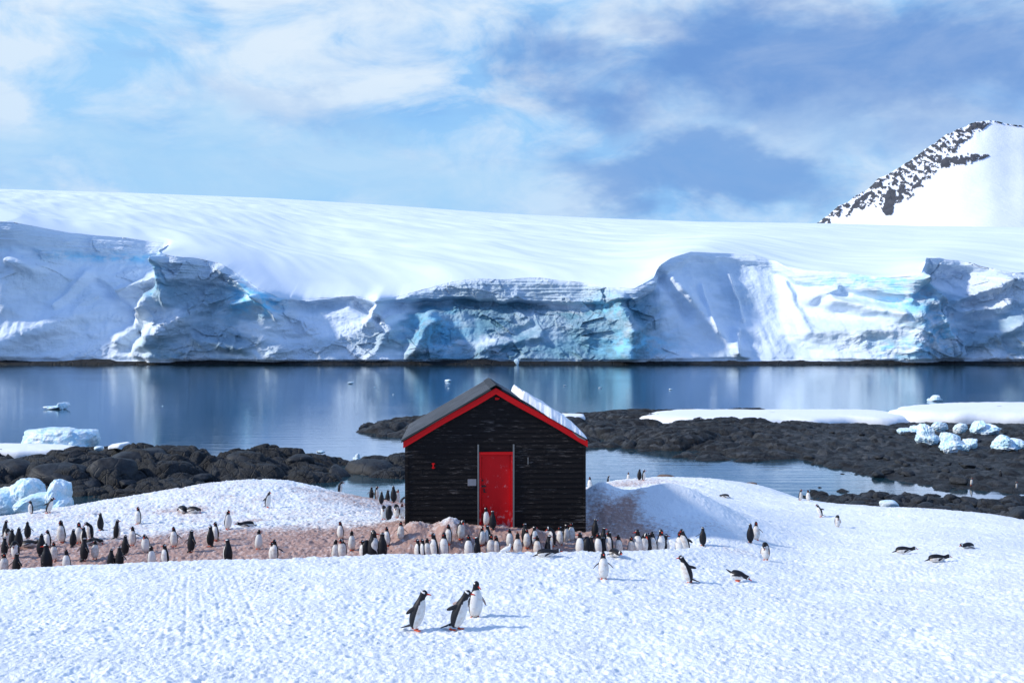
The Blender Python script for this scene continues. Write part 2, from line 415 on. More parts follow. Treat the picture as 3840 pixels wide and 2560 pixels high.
# ------------------------------------------------------------------ water
n = 40
gx = np.linspace(-3500, 3500, n); gy = np.linspace(-200, 5200, n)
X, Y = np.meshgrid(gx, gy)
tag(link('water', gridmesh('water', X, Y, np.zeros_like(X)), M_WATER), kind='structure')
X, Y = np.meshgrid(np.linspace(-3600, 3600, 12), np.linspace(-300, 5300, 12))
tag(link('seabed', gridmesh('seabed', X, Y, np.full_like(X, -6.0)), M_ROCK), kind='structure')

# ------------------------------------------------------------------ far glacier: ice cliff and the snow dome above it
K = 3840 / 2352.0
def curve(pts):
    p = np.array(pts, float); return lambda x: np.interp(x, p[:, 0], p[:, 1])
lip = curve([(-900,470),(-300,500),(0,517),(40,528),(90,543),(200,552),(290,566),(372,582),(400,590),(440,597),(500,612),(545,636),(600,668),(640,690),(700,690),(800,684),(850,692),(900,684),
             (960,668),(1020,652),(1080,645),(1250,643),(1340,652),(1400,664),(1460,662),(1510,640),(1525,615),(1560,598),(1620,583),(1700,585),(1800,590),(1850,604),(1880,624),
             (1960,628),(2040,640),(2095,640),(2120,618),(2150,600),(2200,600),(2280,612),(2352,630),(2600,640),(3200,600)])
skyl = curve([(-900,400),(0,434),(300,443),(620,455),(900,472),(1150,490),(1350,500),(1600,509),(1900,513),(2100,519),(2352,522),(2700,526),(3300,540)])
macro = curve([(-900,0),(-200,-12),(0,0),(120,26),(250,38),(310,34),(350,6),(372,-14),(420,-12),(470,0),(540,-2),(600,-10),(630,-8),(680,4),(760,8),(835,8),(862,-2),(900,10),(1000,14),
               (1200,16),(1350,12),(1420,0),(1460,-6),(1510,0),(1560,10),(1640,26),(1740,40),(1840,40),(1900,22),(1980,6),(2080,-16),(2110,-12),(2150,4),(2210,14),(2260,16),(2300,8),(2352,2),(2600,10),(3200,0)])
faceh = curve([(-900,60),(0,58),(100,52),(200,48),(300,30),(370,12),(400,60),(500,50),(600,26),(650,8),(800,8),(900,12),(1000,34),(1100,52),(1250,60),(1350,52),(1420,30),(1520,30),(1600,22),(1750,20),(1850,30),(1900,34),(2000,44),(2080,50),(2130,30),(2300,24),(3200,30)])
slump = curve([(-900,14),(0,14),(290,15),(330,10),(500,8),(640,9),(1000,9),(1400,9),(1520,14),(1700,16),(1860,14),(1900,14),(2060,13),(2100,8),(2352,10),(3200,10)])   # how far the lower apron leans back
ruf = curve([(-900,.4),(0,.6),(140,.7),(260,.8),(330,1.15),(620,1.15),(700,.8),(1000,1.1),(1480,1.1),(1560,.45),(1700,.3),(1860,.4),(1960,.5),(2070,.9),(2110,1.2),(2352,1.1),(3200,.8)])
teal_ice_shade = curve([(-900,0),(0,.12),(300,.15),(380,.7),(450,.5),(560,.6),(620,.4),(680,.25),(850,.35),(940,.8),(1050,1),(1400,1),(1480,.75),(1540,.3),(1600,.12),(1700,.25),(1860,.2),(1960,.25),(2080,.5),(2352,.6),(3200,.4)])  # amount of teal ice, raised mid cliff to paint the shade there
sp = np.concatenate([np.linspace(-950, -30, 160), np.linspace(-25, 2380, 1500), np.linspace(2385, 3300, 160)])   # shore parameter
nr, nd = 330, 330
px = sp * K
XB = (px - 1920) / F * 445.0
mac = macro(sp)
mac = np.convolve(np.pad(mac, 6, 'edge'), np.ones(13) / 13, 'valid')
rough_x = ruf(sp)
YL = 462.0 + mac + slump(sp) * 0.5
jl = 1.4 * fbm(XB / 18, 0.3, 1.0, o=4) * np.clip(rough_x, 0.3, 1.2)
ZL = CZ + (1280 - lip(sp) * K) / F * YL + jl
t = np.linspace(0, 1, nr)[:, None]
z = 0.9 + t * (ZL - 0.9)[None]
fh = faceh(sp) / (836.0 - lip(sp)) # share of the height taken by the upright upper band
tb = 1 - fh
xx = np.broadcast_to(XB, z.shape)
edge = tb[None] + 0.05 * fbm(xx / 14, 2.0, 5.0, o=3)
up = sstep(-0.02, 0.035, t - edge)                          # 1 on the upright band
lean = slump(sp)[None] * np.clip(t / np.maximum(edge, .2), 0, 1) ** 0.85
shx = 38 * (0.75 - t) * np.exp(-((sp[None] - 350) / 160) ** 2) - 30 * (0.8 - t) * np.exp(-((sp[None] - 2060) / 200) ** 2) + 60 * fbm(XB[None] / 45 + 0 * t, t * 2.2, 14.0, o=4)
mac2 = np.interp((sp[None] + shx).ravel(), sp, mac).reshape(z.shape)
mac2 = mac2 * sstep(0, .8, 1 - t) + mac[None] * (1 - sstep(0, .8, 1 - t))
Yc = 446 + mac2 * (0.25 + 0.75 * t ** 0.7) + lean * 0.9 + up * -1.2 + (2.0 + 5.0 * np.exp(-((sp[None] - 1080) / 380) ** 4)) * sstep(edge - 0.22, edge - 0.03, t) * (1 - up)
R = rough_x[None]
wx = xx + 6 * fbm(xx / 30, z / 20, 3.3, o=2); wz = z + 4 * fbm(xx / 22, z / 16, 8.1, o=2)
big = ridged(wx / 42 + wz / 90, wz / 34, 1.7, o=3) * 2.6
mid_ = ridged(wx / 15 - wz / 40, wz / 11, 4.2, o=5, gain=.55) * 1.7
blk1, blk2, bid = worley(wx / 9.0 + wz / 30, wz / 7.0)
blocks = (bid / 255.0 - 0.5) * 3.6 + (blk2 - blk1) * -1.2
b1, b2, b3 = worley(wx / 3.6 - wz / 12, wz / 3.2, 5)
blocks = blocks + (b3 / 255.0 - 0.5) * 1.6
flute = (fbm(xx / 6.5 + z / 40, z / 30, 6.0, o=3) * 1.3 + fbm(xx / 22 + z / 30, z / 18, 2.0, o=3) * 3.4) * sstep(-.3, .3, fbm(xx / 40, z / 30, 11.0, o=2) + .1)
rmask = np.clip((R - 0.35) * 1.5, 0, 1) * sstep(-0.10, 0.30, fbm(xx / 26, z / 15, 9.0, o=3) + 0.30 * (R - 0.7))
smask = 1 - rmask
taper = sstep(0, 0.05, t) * (1 - 0.75 * sstep(0.93, 1.0, t))
Yc = Yc - taper * (rmask * (blocks * 1.0 + mid_ * 0.9 + big * 0.7) + smask * (big * 0.55 + mid_ * 0.28 + flute * (1 - up)) + 0.45 * R * fbm(xx / 2.2, z / 2.0, 2.0, o=4))
zpx = (1280 - (z - CZ) * F / 455) / K + 0 * xx
spx = sp[None] + 0 * xx + 9 * fbm(xx / 12, z / 12, 31.0, o=3); zpx = zpx + 7 * fbm(xx / 14, z / 10, 37.0, o=3)
for (x1, y1, x2, y2, wd, dp) in ((215,662,372,603,11,9),(250,775,345,690,26,11),(300,800,430,740,22,7),(372,612,400,700,13,8),(0,600,45,615,12,8),(90,700,130,618,10,3.5),(0,790,140,720,26,4),(150,640,290,760,9,-4),
      (500,620,600,690,10,5),(540,700,600,690,12,7),(600,690,640,730,8,7),(450,780,560,800,12,5),(840,740,866,690,9,8),(800,700,860,735,8,-6),(985,720,960,800,16,8),(1000,740,940,810,12,6),(1100,800,1240,770,10,4),
      (1425,690,1440,760,16,10),(1460,760,1440,815,20,8),(1520,620,1600,720,16,-5),(1560,640,1720,820,18,6),(1640,650,1660,760,6,3),(1720,620,1740,730,6,3),(1700,810,1720,760,8,5),(1860,640,1880,760,10,4),
      (1900,680,1950,660,12,7),(1940,690,2060,720,14,8),(2000,660,2080,690,8,5),(1900,760,2040,760,26,5),(2100,640,2170,700,10,8),(2140,700,2200,800,16,7),(2210,690,2330,650,14,9),(2230,720,2330,700,12,7),(2260,780,2352,740,18,6),(2180,640,2300,620,14,-6)):
    ex, ey = x2 - x1, y2 - y1; LL = ex * ex + ey * ey
    k_ = np.clip(((spx - x1) * ex + (zpx - y1) * ey) / LL, 0, 1)
    dd_ = np.hypot(spx - x1 - k_ * ex, zpx - y1 - k_ * ey)
    Yc = Yc - dp * np.exp(-(dd_ / wd) ** 2) * taper
Yc = Yc - up * taper * 0.9 * fbm(xx / 30, z / 1.1, 4.0, o=3)
# the dome: rises from the lip to the skyline
e0 = (1280 - lip(sp) * K) / F; YS = 1500.0
e1 = (1280 - skyl(sp) * K) / F
w = np.linspace(0, 1, nd)[1:, None]
def gsm(a, k_):
    kr = np.exp(-np.linspace(-2.2, 2.2, 2 * k_ + 1) ** 2); kr /= kr.sum(); return np.convolve(np.pad(a, k_, 'edge'), kr, 'valid')
lipE = (ZL - CZ) / YL; lipS = gsm(lipE, 60); lipT = gsm(lipE, 180); YLs = gsm(YL, 150)
YLw = YL[None] * (1 - sstep(0, .12, w)) + YLs[None] * sstep(0, .12, w)
Yd = YLw + (w ** 2.0) * (YS - YLw)
ytop = Yc[-1][None]
Yd = Yd + (ytop - YL[None]) * (1 - sstep(0, 0.10, w))
q_ = 1 - (1 - w) ** 1.55
k1 = sstep(0, .035, w); k2 = sstep(.03, .22, w)
le = lipE[None] * (1 - k1) + (lipS[None] * (1 - k2) + lipT[None] * k2) * k1
ed = le * (1 - q_) + e1[None] * q_
Zd = CZ + ed * Yd
Xd = XB[None] * (Yd / 445.0) ** (sstep(0.0, 0.35, w))
Xd = XB[None] + (np.broadcast_to((px - 1920) / F, Zd.shape) * Yd - XB[None]) * sstep(0, 0.4, w)
und = fbm((Xd * 0.82 + Yd * 0.45) / 34, (Yd * 0.8 - Xd * 0.35) / 120, 3.0, o=3)
Zd = Zd + sstep(0.0, 0.14, w) * (1 - sstep(0.80, 1.0, w)) * (und * 3.1 + 5.0 * fbm(Xd / 150, Yd / 200, 1.0, o=2))
# soft hollow in the snow above the middle of the cliff
Zd = Zd - 5.0 * np.exp(-((sp[None] - 1210) / 190) ** 2) * np.exp(-((w - 0.03) / 0.05) ** 2)
back = np.stack([Xd[-1], Xd[-1] * 0], 0)
Xg = np.concatenate([xx, Xd, Xd[-1:] * 1.2], 0); Yg = np.concatenate([Yc, Yd, Yd[-1:] + 500], 0); Zg = np.concatenate([z, Zd, Zd[-1:] * 0.4], 0)
ice = np.zeros_like(Xg); h_rel = np.broadcast_to(t, z.shape)
pat = sstep(-0.14, 0.14, fbm(xx / 40, z / 14, 21.0, o=4) + 0.18 * (teal_ice_shade(sp)[None] - 0.45) * 2)
ice_shade_m = teal_ice_shade(sp)[None] * pat * sstep(0.0, 0.06, h_rel) * (1 - 0.6 * up) * (1 - sstep(0.86, 0.97, h_rel))
ice[:nr] = np.clip(ice_shade_m * 1.25, 0, 1)
ice[:nr] = np.maximum(ice[:nr], up * 0.38 * np.clip(teal_ice_shade(sp)[None] + 0.2, 0, 1) * (1 - sstep(.95, .995, h_rel)))
blue = np.zeros_like(Xg)
for (bx, by, rx_, ry_) in ((360,640,26,50),(575,665,50,30),(620,700,26,30),(560,700,45,25),(1450,790,90,30),(1000,760,60,50),(2000,645,90,20),(2090,690,60,40),(2150,760,60,50),(1400,705,50,30),(2060,800,60,22),(200,580,180,12)):
    zb = CZ + (1280 - by * K) / F * 458
    blue[:nr] += 0.9 * np.exp(-((sp[None] - bx) / rx_) ** 2 - ((z - zb) / (ry_ * K / 8.1)) ** 2)
rg = np.full_like(Xg, 0.02); rg[:nr] = 0.25 + rmask * 1.1
strat = np.zeros_like(Xg); strat[:nr] = up * np.clip(faceh(sp) / 30 - .3, 0, 1)[None] + 0.35 * (teal_ice_shade(sp)[None] > 0.7)
me = gridmesh('glacier', Xg, Yg, Zg, {'ice': ice, 'blue': np.clip(blue, 0, 1), 'rough': rg, 'strata': strat})
tag(link('glacier', me, M_GLAC), kind='structure')

# dark rock ledge along the foot of the ice
sx = np.linspace(-430, 430, 1500); sv = np.linspace(0, 1, 26)[:, None]
top = 1.1 + 0.5 * fbm(sx / 30, 0.5, 2.0, o=3) + 0.6 * fbm(sx / 5, 1.5, 2.0, o=3)
arch = 0
for c, w_, h_ in ((-330, 22, 2.2), (-232, 14, 2.0), (-190, 12, 2.6), (-128, 26, 2.2), (-18, 11, 1.9), (64, 10, 1.2), (96, 6, 1.3), (122, 12, 1.4), (162, 12, 1.8), (190, 10, 1.2)):
    arch = arch + h_ * np.exp(-((sx - c) / w_) ** 4) * 0.5
top = np.maximum(top + arch, 1.4)
ph = sv * 1.0
Ys = 440.5 + 7.0 * ph + 0.9 * fbm(sx[None] / 6, ph * 3, 1.0, o=4) + 1.4 * fbm(sx[None] / 25, ph, 1.0, o=2)
Zs = -0.8 + (top[None] + 0.8) * np.sin(ph * math.pi / 2) ** 0.7 + 0.35 * fbm(sx[None] / 3, ph * 6, 5.0, o=3) * (ph < .95)
tag(link('rocky_shoreline', gridmesh('rocky_shoreline', np.broadcast_to(sx, Ys.shape), Ys, Zs), M_ROCKF), kind='structure')

# ------------------------------------------------------------------ snow mountain far right, rock breaking through along its ridge
rpx = [2700,3000,3072,3140,3240,3300,3400,3500,3600,3679,3723,3779,3840,4000,4300,4800,5400]
rpy = [1010,880,832,776,718,668,612,536,480,454,450,466,472,488,560,700,900]
cpx = np.concatenate([np.linspace(2700, 3000, 30), np.linspace(3003, 3860, 620), np.linspace(3864, 5400, 120)])
cpy = np.interp(cpx, rpx, rpy); cpy = np.interp(cpx, np.arange(2700, 5401, 3.0), gsm(np.interp(np.arange(2700, 5401, 3.0), rpx, rpy), 16)); cpyS = gsm(cpy, 45); cpy = cpy + 9 * fbm(cpx / 40, 1.2, 0, o=4) * ((cpx > 3050) & (cpx < 3690))
v = np.linspace(0, 1, 260)[:, None] ** 1.15
DR = 3000.0
ux = (cpx - 1920) / F
Dm = DR - 1350 * v + 35 * fbm(ux[None] * 8, v * 3, 3, o=3) * sstep(0, .1, v)
ridge_e = (1280 - cpy) / F
em = ridge_e[None] * (1 - v) + 0.02 * v
eS = (1280 - cpyS) / F; kS = sstep(0.0, 0.10, v); rE = ridge_e[None] * (1 - kS) + eS[None] * kS
em = rE - (rE - 0.02) * (v ** 0.9)
pyv = 1280 - em * F
band = np.interp(cpx, [3040,3072,3150,3250,3320,3400,3480,3560,3620,3680,3720,3750], [15,40,50,70,130,150,130,110,60,36,8,0])
depth_px = pyv - cpy[None]
nz = fbm((cpx[None] + pyv * .6) / 30, (pyv - cpx[None] * .45) / 17, 2.0, o=5, gain=.60) + 0.30 * fbm((cpx[None] + pyv * .8) / 12, (pyv - cpx[None] * .6) / 40, 4.0, o=3) + .10
inb = 1 - sstep(0.75, 1.15, depth_px / np.maximum(band[None], 1))
low = np.exp(-((cpx[None] - (3335 + (pyv - 760) * -0.18)) / 22) ** 2) * sstep(-70, -30, pyv - 760) * (1 - sstep(30, 60, pyv - 760))
tail = np.exp(-((pyv - (606 - (cpx[None] - 3560) * .16)) / (18 - 12 * sstep(3600, 3720, cpx[None]))) ** 2) * sstep(3480, 3540, cpx[None]) * (1 - sstep(3690, 3722, cpx[None]))
slab = np.exp(-((depth_px - 16) / 14) ** 2) * sstep(3600, 3640, cpx[None]) * (1 - sstep(3676, 3684, cpx[None]))
slab2 = sum(np.exp(-((cpx[None] - a) / w_) ** 2 - ((depth_px - b_) / h_) ** 2) for a, b_, w_, h_ in ((3245,22,26,15),(3205,34,16,12),(3295,24,18,12),(3380,90,22,18),(3440,110,20,12),(3085,12,20,10)))
rock = np.maximum.reduce([sstep(0.13, 0.17, nz * inb + 0.05 * (inb - 1)), sstep(0.40, 0.48, low + .3 * nz), sstep(.45, .52, tail * (1 + 1.6 * nz) - .1 + .5 * nz * (tail > .1)), sstep(.5, .6, slab * (1 + nz)), sstep(.5, .6, slab2 * (1 + 1.4 * nz))])
Dm = Dm - rock * 8 - 9 * nz * inb
Zm = CZ + em * Dm
Xm = ux[None] * Dm
bk = np.linspace(1, 0, 12)[:-1, None]
Xb = ux[None] * (DR + 1500 * bk); Yb2 = np.broadcast_to(DR + 1500 * bk, Xb.shape); Zb = CZ + ridge_e[None] * DR * (1 - bk * 0.9) + 0 * Xb
rk = np.concatenate([np.zeros_like(Xb), rock], 0)
me = gridmesh('mountain', np.concatenate([Xb, Xm], 0), np.concatenate([Yb2, Dm], 0), np.concatenate([Zb, Zm], 0), {'rock': rk})
def f_mtn(q, b, o):
    r_ = attr(q, 'rock'); n_ = q.noise(q.map(obj_c(q), sc=(.03, .03, .05)), 1.0, 6, .65)
    c = q.mix(r_, (0.87, 0.91, 0.985), q.mix(n_, (0.02, 0.022, 0.03), (0.11, 0.115, 0.13)))
    setc(q, b, c, 0.75, 0.2); bump(q, b, n_, 0.4, 6.0)
tag(link('mountain', me, mat('mountain_snow_and_rock', f_mtn)), kind='structure')

# ------------------------------------------------------------------ near snow slope with the trampled hollow round the shed
HD = 28.6                                   # distance of the shed front
common = [P3(2870,2097,28), P3(3395,2078,29), P3(3520,2112,27), P3(3840,2105,27), P3(4300,2150,27), P3(3100,2180,24.5), P3(2760,2080,27)]
front_pts = common + [(x_, 3, 7.3) for x_ in (-9, 0, 9)] + [(x_, 8, 6.5) for x_ in (-9, 0, 9)] + [(x_, 13, 5.86) for x_ in (-12, 0, 12)] + \
    [(-10, 17, 5.28), (0, 17, 5.4), (10, 17, 5.3), (-14, 20.5, 4.95), (0, 20.5, 5.2), (14, 20.5, 4.9)] + \
    [P3(-500,2175,24.3), P3(0,2137,24.3), P3(350,2116,24.4), P3(640,2101,24.6), P3(1000,2085,25), P3(1500,2076,25.1), P3(1900,2072,25.2), P3(2150,2068,25.6), P3(2400,2062,26.2), P3(2560,2062,26.6), P3(2660,2048,27.2)]
T_front = TPS(front_pts)
crest = curve([(-1.5, 24.3), (-0.52, 24.3), (-0.34, 24.6), (-0.1, 25.1), (0.06, 25.6), (0.13, 26.2), (0.2, 27.2), (0.3, 28)])   # by x/y
back_pts = common + [
    P3(1520,1962,HD), P3(1690,1975,HD-.2), P3(1860,1975,HD-.2), P3(2190,2005,HD-.2), P3(2190,1990,30.5), P3(1500,1955,30.5),
    P3(1500,2112,26.5), P3(1900,2110,26.7), P3(2150,2102,27.1), P3(2400,2090,27.5), P3(2560,2084,27.7), P3(1650,2040,27.5), P3(1450,2010,29),
    P3(1200,2118,26.5), P3(900,2126,26.5), P3(600,2138,26.4), P3(300,2151,26.3), P3(0,2172,26.3), P3(-500,2205,26.3),
    P3(0,2034,30.5), P3(-500,2040,31), P3(400,2022,31), P3(800,2002,31), P3(1200,2002,30), P3(1400,1988,30.5),
    P3(-400,1990,36), P3(0,1985,35), P3(500,1962,36), P3(1000,1938,36), P3(1300,1950,34),
    P3(-500,1985,44), P3(0,1944,44), P3(250,1909,46), P3(450,1886,46.5), P3(700,1853,47), P3(850,1830,47), P3(1000,1807,46), P3(1100,1804,45), P3(1160,1815,44.6),
    P3(1270,1851,43), P3(1360,1874,41), P3(1430,1915,38), P3(1475,1903,47), P3(1400,1908,48), P3(1500,1935,39), P3(1550,1950,35), P3(1850,1880,45),
    PZ(-400,54,-.8), PZ(250,55,-.8), PZ(700,56,-.6), PZ(1050,56,-.6), PZ(1300,55,-.8), PZ(1500,58,-1), PZ(1900,62,-.6), PZ(-400,65,-3), PZ(500,68,-3), PZ(1300,70,-3), PZ(2000,74,-2.5),
    P3(2230,1990,29.5), P3(2300,1985,30), P3(2450,1992,30), P3(2600,2006,29.5), P3(2260,1850,33), P3(2500,1822,33.5), P3(2400,1845,34), P3(2600,1846,33.2), P3(2680,1890,33),
    P3(2400,1915,31.6), P3(2560,1930,31.4), P3(2680,1990,30.3), P3(2780,2000,30.4), P3(2260,1930,31.2),
    P3(2260,1836,41), P3(2500,1832,42), P3(2700,1900,38), P3(2260,1829,52), P3(2400,1829,52), P3(2600,1832,51), P3(2300,1804,60), P3(2400,1801,61), P3(2560,1800,60), P3(2700,1803,59),
    P3(2850,1824,57), P3(2910,1836,56), P3(2981,1864,54), P3(3061,1877,51), P3(3142,1886,49.5), P3(3302,1899,47.5), P3(3513,1907,45.5), P3(3663,1920,44), P3(3840,1954,41.5), P3(4200,2000,38),
    P3(2715,1862,50), P3(3095,1940,44), P3(3140,1978,40), P3(2830,2034,31.4), P3(3400,1990,36), P3(3700,2040,31.5), P3(3000,2010,34), P3(4200,2100,31),
    PZ(2300,68,-.6), PZ(2700,67,-.6), PZ(3000,63,-.6), PZ(3300,56,-.6), PZ(3600,54,-.6), PZ(3840,52,-.6), PZ(4300,48,-.6), PZ(2700,80,-3), PZ(3300,70,-3), PZ(4000,65,-3)]
T_back = TPS(back_pts, 0.004)
def gaussn(x, y, p, rx, ry): return np.exp(-((x - p[0]) / rx) ** 2 - ((y - p[1]) / ry) ** 2)
def zback(x, y):
    z = T_back(x, y)
    z = z + 0.48 * gaussn(x, y, P3(1690, 1960, 27.9), .42, .55) + 0.30 * gaussn(x, y, P3(1560, 1960, 28.1), .4, .4)
    z = z + 0.42 * gaussn(x, y, P3(2005, 1960, 27.7), .36, .5) + 0.20 * gaussn(x, y, P3(2070, 1980, 27.8), .2, .5) + 0.14 * gaussn(x, y, P3(2235, 2010, 28.4), .5, .5)
    z = z + 0.36 * gaussn(x, y, P3(2255, 1850, 33.2), .55, 1.0) + 0.12 * gaussn(x, y, P3(2500, 1850, 33.6), 1.4, .8)
    return z
def terrain(x, y):
    r = x / np.maximum(y, 1)
    dc = crest(r) + 0.12 * fbm(x / 1.3, y * 0, 3.0, o=3)
    zf = T_front(x, y); zb = zback(x, y)
    drop = np.where(r < 0.26, 1.0, 1.0) * np.maximum(y - dc, 0) * 0.9
    side = sstep(0.17, 0.25, r)
    zdrop = zf - drop
    zbk = np.maximum(zdrop, zb)
    near = y < dc
    z = np.where(near, zf, zbk)
    # right of the hollow the two surfaces are one slope
    k = side * sstep(24, 28, y)
    z = np.where(side > 0, z * (1 - side) + side * (zf * (1 - sstep(24, 29, y)) + zb * sstep(24, 29, y)), z)
    return z
ncol, nrow = 1150, 1150
uu = np.concatenate([np.linspace(-1.0, -.56, 70), np.linspace(-.555, .555, ncol - 140), np.linspace(.56, 1.0, 70)])
yy = np.concatenate([np.exp(np.linspace(math.log(2.5), math.log(10.0), 120)), np.exp(np.linspace(math.log(10.05), math.log(76), nrow - 120))])
Yt, Ut = np.meshgrid(yy, uu, indexing='ij'); Xt = Ut * Yt
Zt = terrain(Xt, Yt)
dirt_area = np.zeros_like(Zt)
def blobs(lst):
    r = 0
    for (a, b_, d_, rx_, ry_, k_) in lst:
        p = P3(a, b_, d_); r = r + k_ * gaussn(Xt, Yt, p, rx_, ry_)
    return r
ucr = crest(Xt / Yt)
hollow = sstep(0.0, 0.5, Yt - ucr) * (1 - sstep(0.11, 0.20, Xt / Yt)) * (1 - sstep(3.0, 9.0, Yt - ucr))
st_ = 0.92 * hollow + 0.50 * sstep(0, .5, Yt - ucr) * (1 - sstep(-.05, .15, Xt / Yt)) * (1 - sstep(44, 50, Yt))
st_ = st_ + blobs([(1480,1900,46,2.4,5,.75),(2300,1815,54,4,4,.6),(2450,1812,57,5,4,.3),(2320,1930,31.2,.40,.8,.6),(2360,1890,32.2,.32,.7,.55),(2400,1862,33,.3,.6,.55),(2240,1880,31.8,.4,1.0,.30),(2330,1990,29.6,1.0,.8,.35),
                   (2640,1990,30.5,.7,1.4,.45),(2700,1960,31.5,.5,1.2,.35),(2780,2060,28.5,1.6,.8,.45),(2600,2100,26.2,1.8,.7,.35),(2850,2045,30.3,.8,.8,.4),(690,1890,38,1.2,.5,.3),(920,1930,35,.8,.5,.3),(1990,1960,27.8,.5,.4,.35)])
st_ = st_ - blobs([(1690,1945,28.2,.50,.6,.95),(1560,1950,28.4,.5,.5,.8),(2030,1950,28.2,.30,.45,.6),(2110,1975,28.3,.3,.5,.6),(1130,1825,45,2.0,1.5,.5),(2500,1880,33,1.4,1.4,.3)]) - 0.10 * (Yt < ucr)
st_ = np.clip(st_ + 0.22 * fbm(Xt / 1.6, Yt / 2.2, 1.0, o=3) * (st_ > 0.08), 0, 1)
# trodden surface
amp = 1.0 + 0.8 * sstep(0, .5, Yt - ucr) * (Xt / Yt < .2)
sm = 1 - 0.75 * np.clip(blobs([(2450,1900,32,2.6,2.2,1.0)]), 0, 1)
Zt = Zt + sm * amp * (0.022 * fbm(Xt / .34, Yt / .45, 2.0, o=3) + 0.036 * fbm(Xt / .105, Yt / .14, 5.0, o=3, gain=.6)) + 0.05 * fbm(Xt / 2.6, Yt / 3.2, 7.0, o=2)
Zt = Zt - amp * sm * 0.028 * sstep(0.30, 0.5, 1 - worley(Xt / .33, Yt / .36)[0]) * sstep(-.1, .25, fbm(Xt / 1.2, Yt / 1.2, 4, o=2))
Zt = Zt + 0.012 * ridged((Xt * .25 + Yt) / .30, (Xt - .25 * Yt) / 1.1, 2.0, o=2) * (Yt < ucr) * sstep(-.2, .1, Xt / Yt)
# grooves left by dragged loads, lower left
def groove(a, b_, wdt=0.028, dep=0.008):
    global Zt
    (ax, ay, _), (bx, by, _) = a, b_
    L = math.hypot(bx - ax, by - ay); ux_, uy_ = (bx - ax) / L, (by - ay) / L
    s_ = (Xt - ax) * ux_ + (Yt - ay) * uy_; d_ = (Xt - ax) * -uy_ + (Yt - ay) * ux_ + 0.06 * fbm(s_ / 1.5, ax, 0, o=2)
    k_ = sstep(-.3, .3, s_) * (1 - sstep(L - .3, L + .3, s_))
    Zt = Zt - dep * k_ * np.exp(-(d_ / wdt) ** 2) + dep * .4 * k_ * np.exp(-((np.abs(d_) - 2 * wdt) / wdt) ** 2)
for a_, b_ in (((700,2160),(690,2440)),((740,2160),(770,2440)),((790,2150),(860,2430)),((840,2150),(940,2440)),((650,2170),(600,2440)),((880,2160),(1010,2400)),((600,2200),(480,2420)),
               ((60,2560),(600,2300)),((0,2480),(560,2330)),((-60,2410),(480,2270)),((180,2560),(760,2310)),((20,2260),(330,2180)),((40,2330),(400,2200)),((1000,2150),(900,2330))):
    # a rough depth from the slope itself
    def dof(px_, py_):
        d_ = np.linspace(8, 26, 200); x_ = (px_ - 1920) / F * d_; z_ = CZ - (py_ - 1280) / F * d_
        return float(d_[np.argmax(T_front(x_, d_) > z_)])
    groove(P3(*a_, dof(*a_)), P3(*b_, dof(*b_)))
# penguin trails: small pairs of prints pressed into the snow
rt = np.random.RandomState(5)
def dent(x_, y_, r_=.045, dep=.028):
    i0, i1 = np.searchsorted(yy, (y_ - 3 * r_, y_ + 3 * r_)); j0, j1 = np.searchsorted(uu, ((x_ - 3 * r_) / y_, (x_ + 3 * r_) / y_))
    if i1 <= i0 or j1 <= j0: return
    q2 = ((Xt[i0:i1, j0:j1] - x_) ** 2 + (Yt[i0:i1, j0:j1] - y_) ** 2) / r_ ** 2
    Zt[i0:i1, j0:j1] += -dep * np.exp(-q2) + .3 * dep * np.exp(-(np.sqrt(q2) - 1.7) ** 2 * 3)
for x_, y_, a_, n_ in ((-3.2, 16.3, 3.05, 60), (-1.6, 16.4, 3.2, 70), (3, 22.4, -.35, 60), (4.2, 22.3, .1, 90), (-6, 23, -1.2, 80), (1, 24, -1.3, 60), (7, 24.5, -.8, 90), (6.3, 28, .5, 60), (11, 20, 2.4, 80), (-9, 15, .4, 110), (2, 13.5, .7, 80), (8, 17, 2.9, 90)):
    for k in range(n_):
        a_ += rt.normal() * .09; x_ += math.cos(a_) * .13; y_ += math.sin(a_) * .13; s_ = (-1) ** k * .055
        if y_ > 3: dent(x_ - math.sin(a_) * s_, y_ + math.cos(a_) * s_, .04 + .01 * rt.rand(), .03)
for k in range(900): dent(rt.uniform(-14, 14), rt.uniform(9, 27), rt.uniform(.03, .08), rt.uniform(.01, .045))
me = gridmesh('snow_ground', Xt, Yt, Zt, {'stain': st_})
tag(link('snow_ground', me, M_SNOW), kind='structure')
def hit(fn, px_, py_, d0, d1):
    d_ = np.arange(d0, d1, 0.03); x_ = (px_ - 1920) / F * d_; z_ = CZ - (py_ - 1280) / F * d_
    k = fn(x_, d_) > z_
    return float(d_[np.argmax(k)]) if k.any() else None

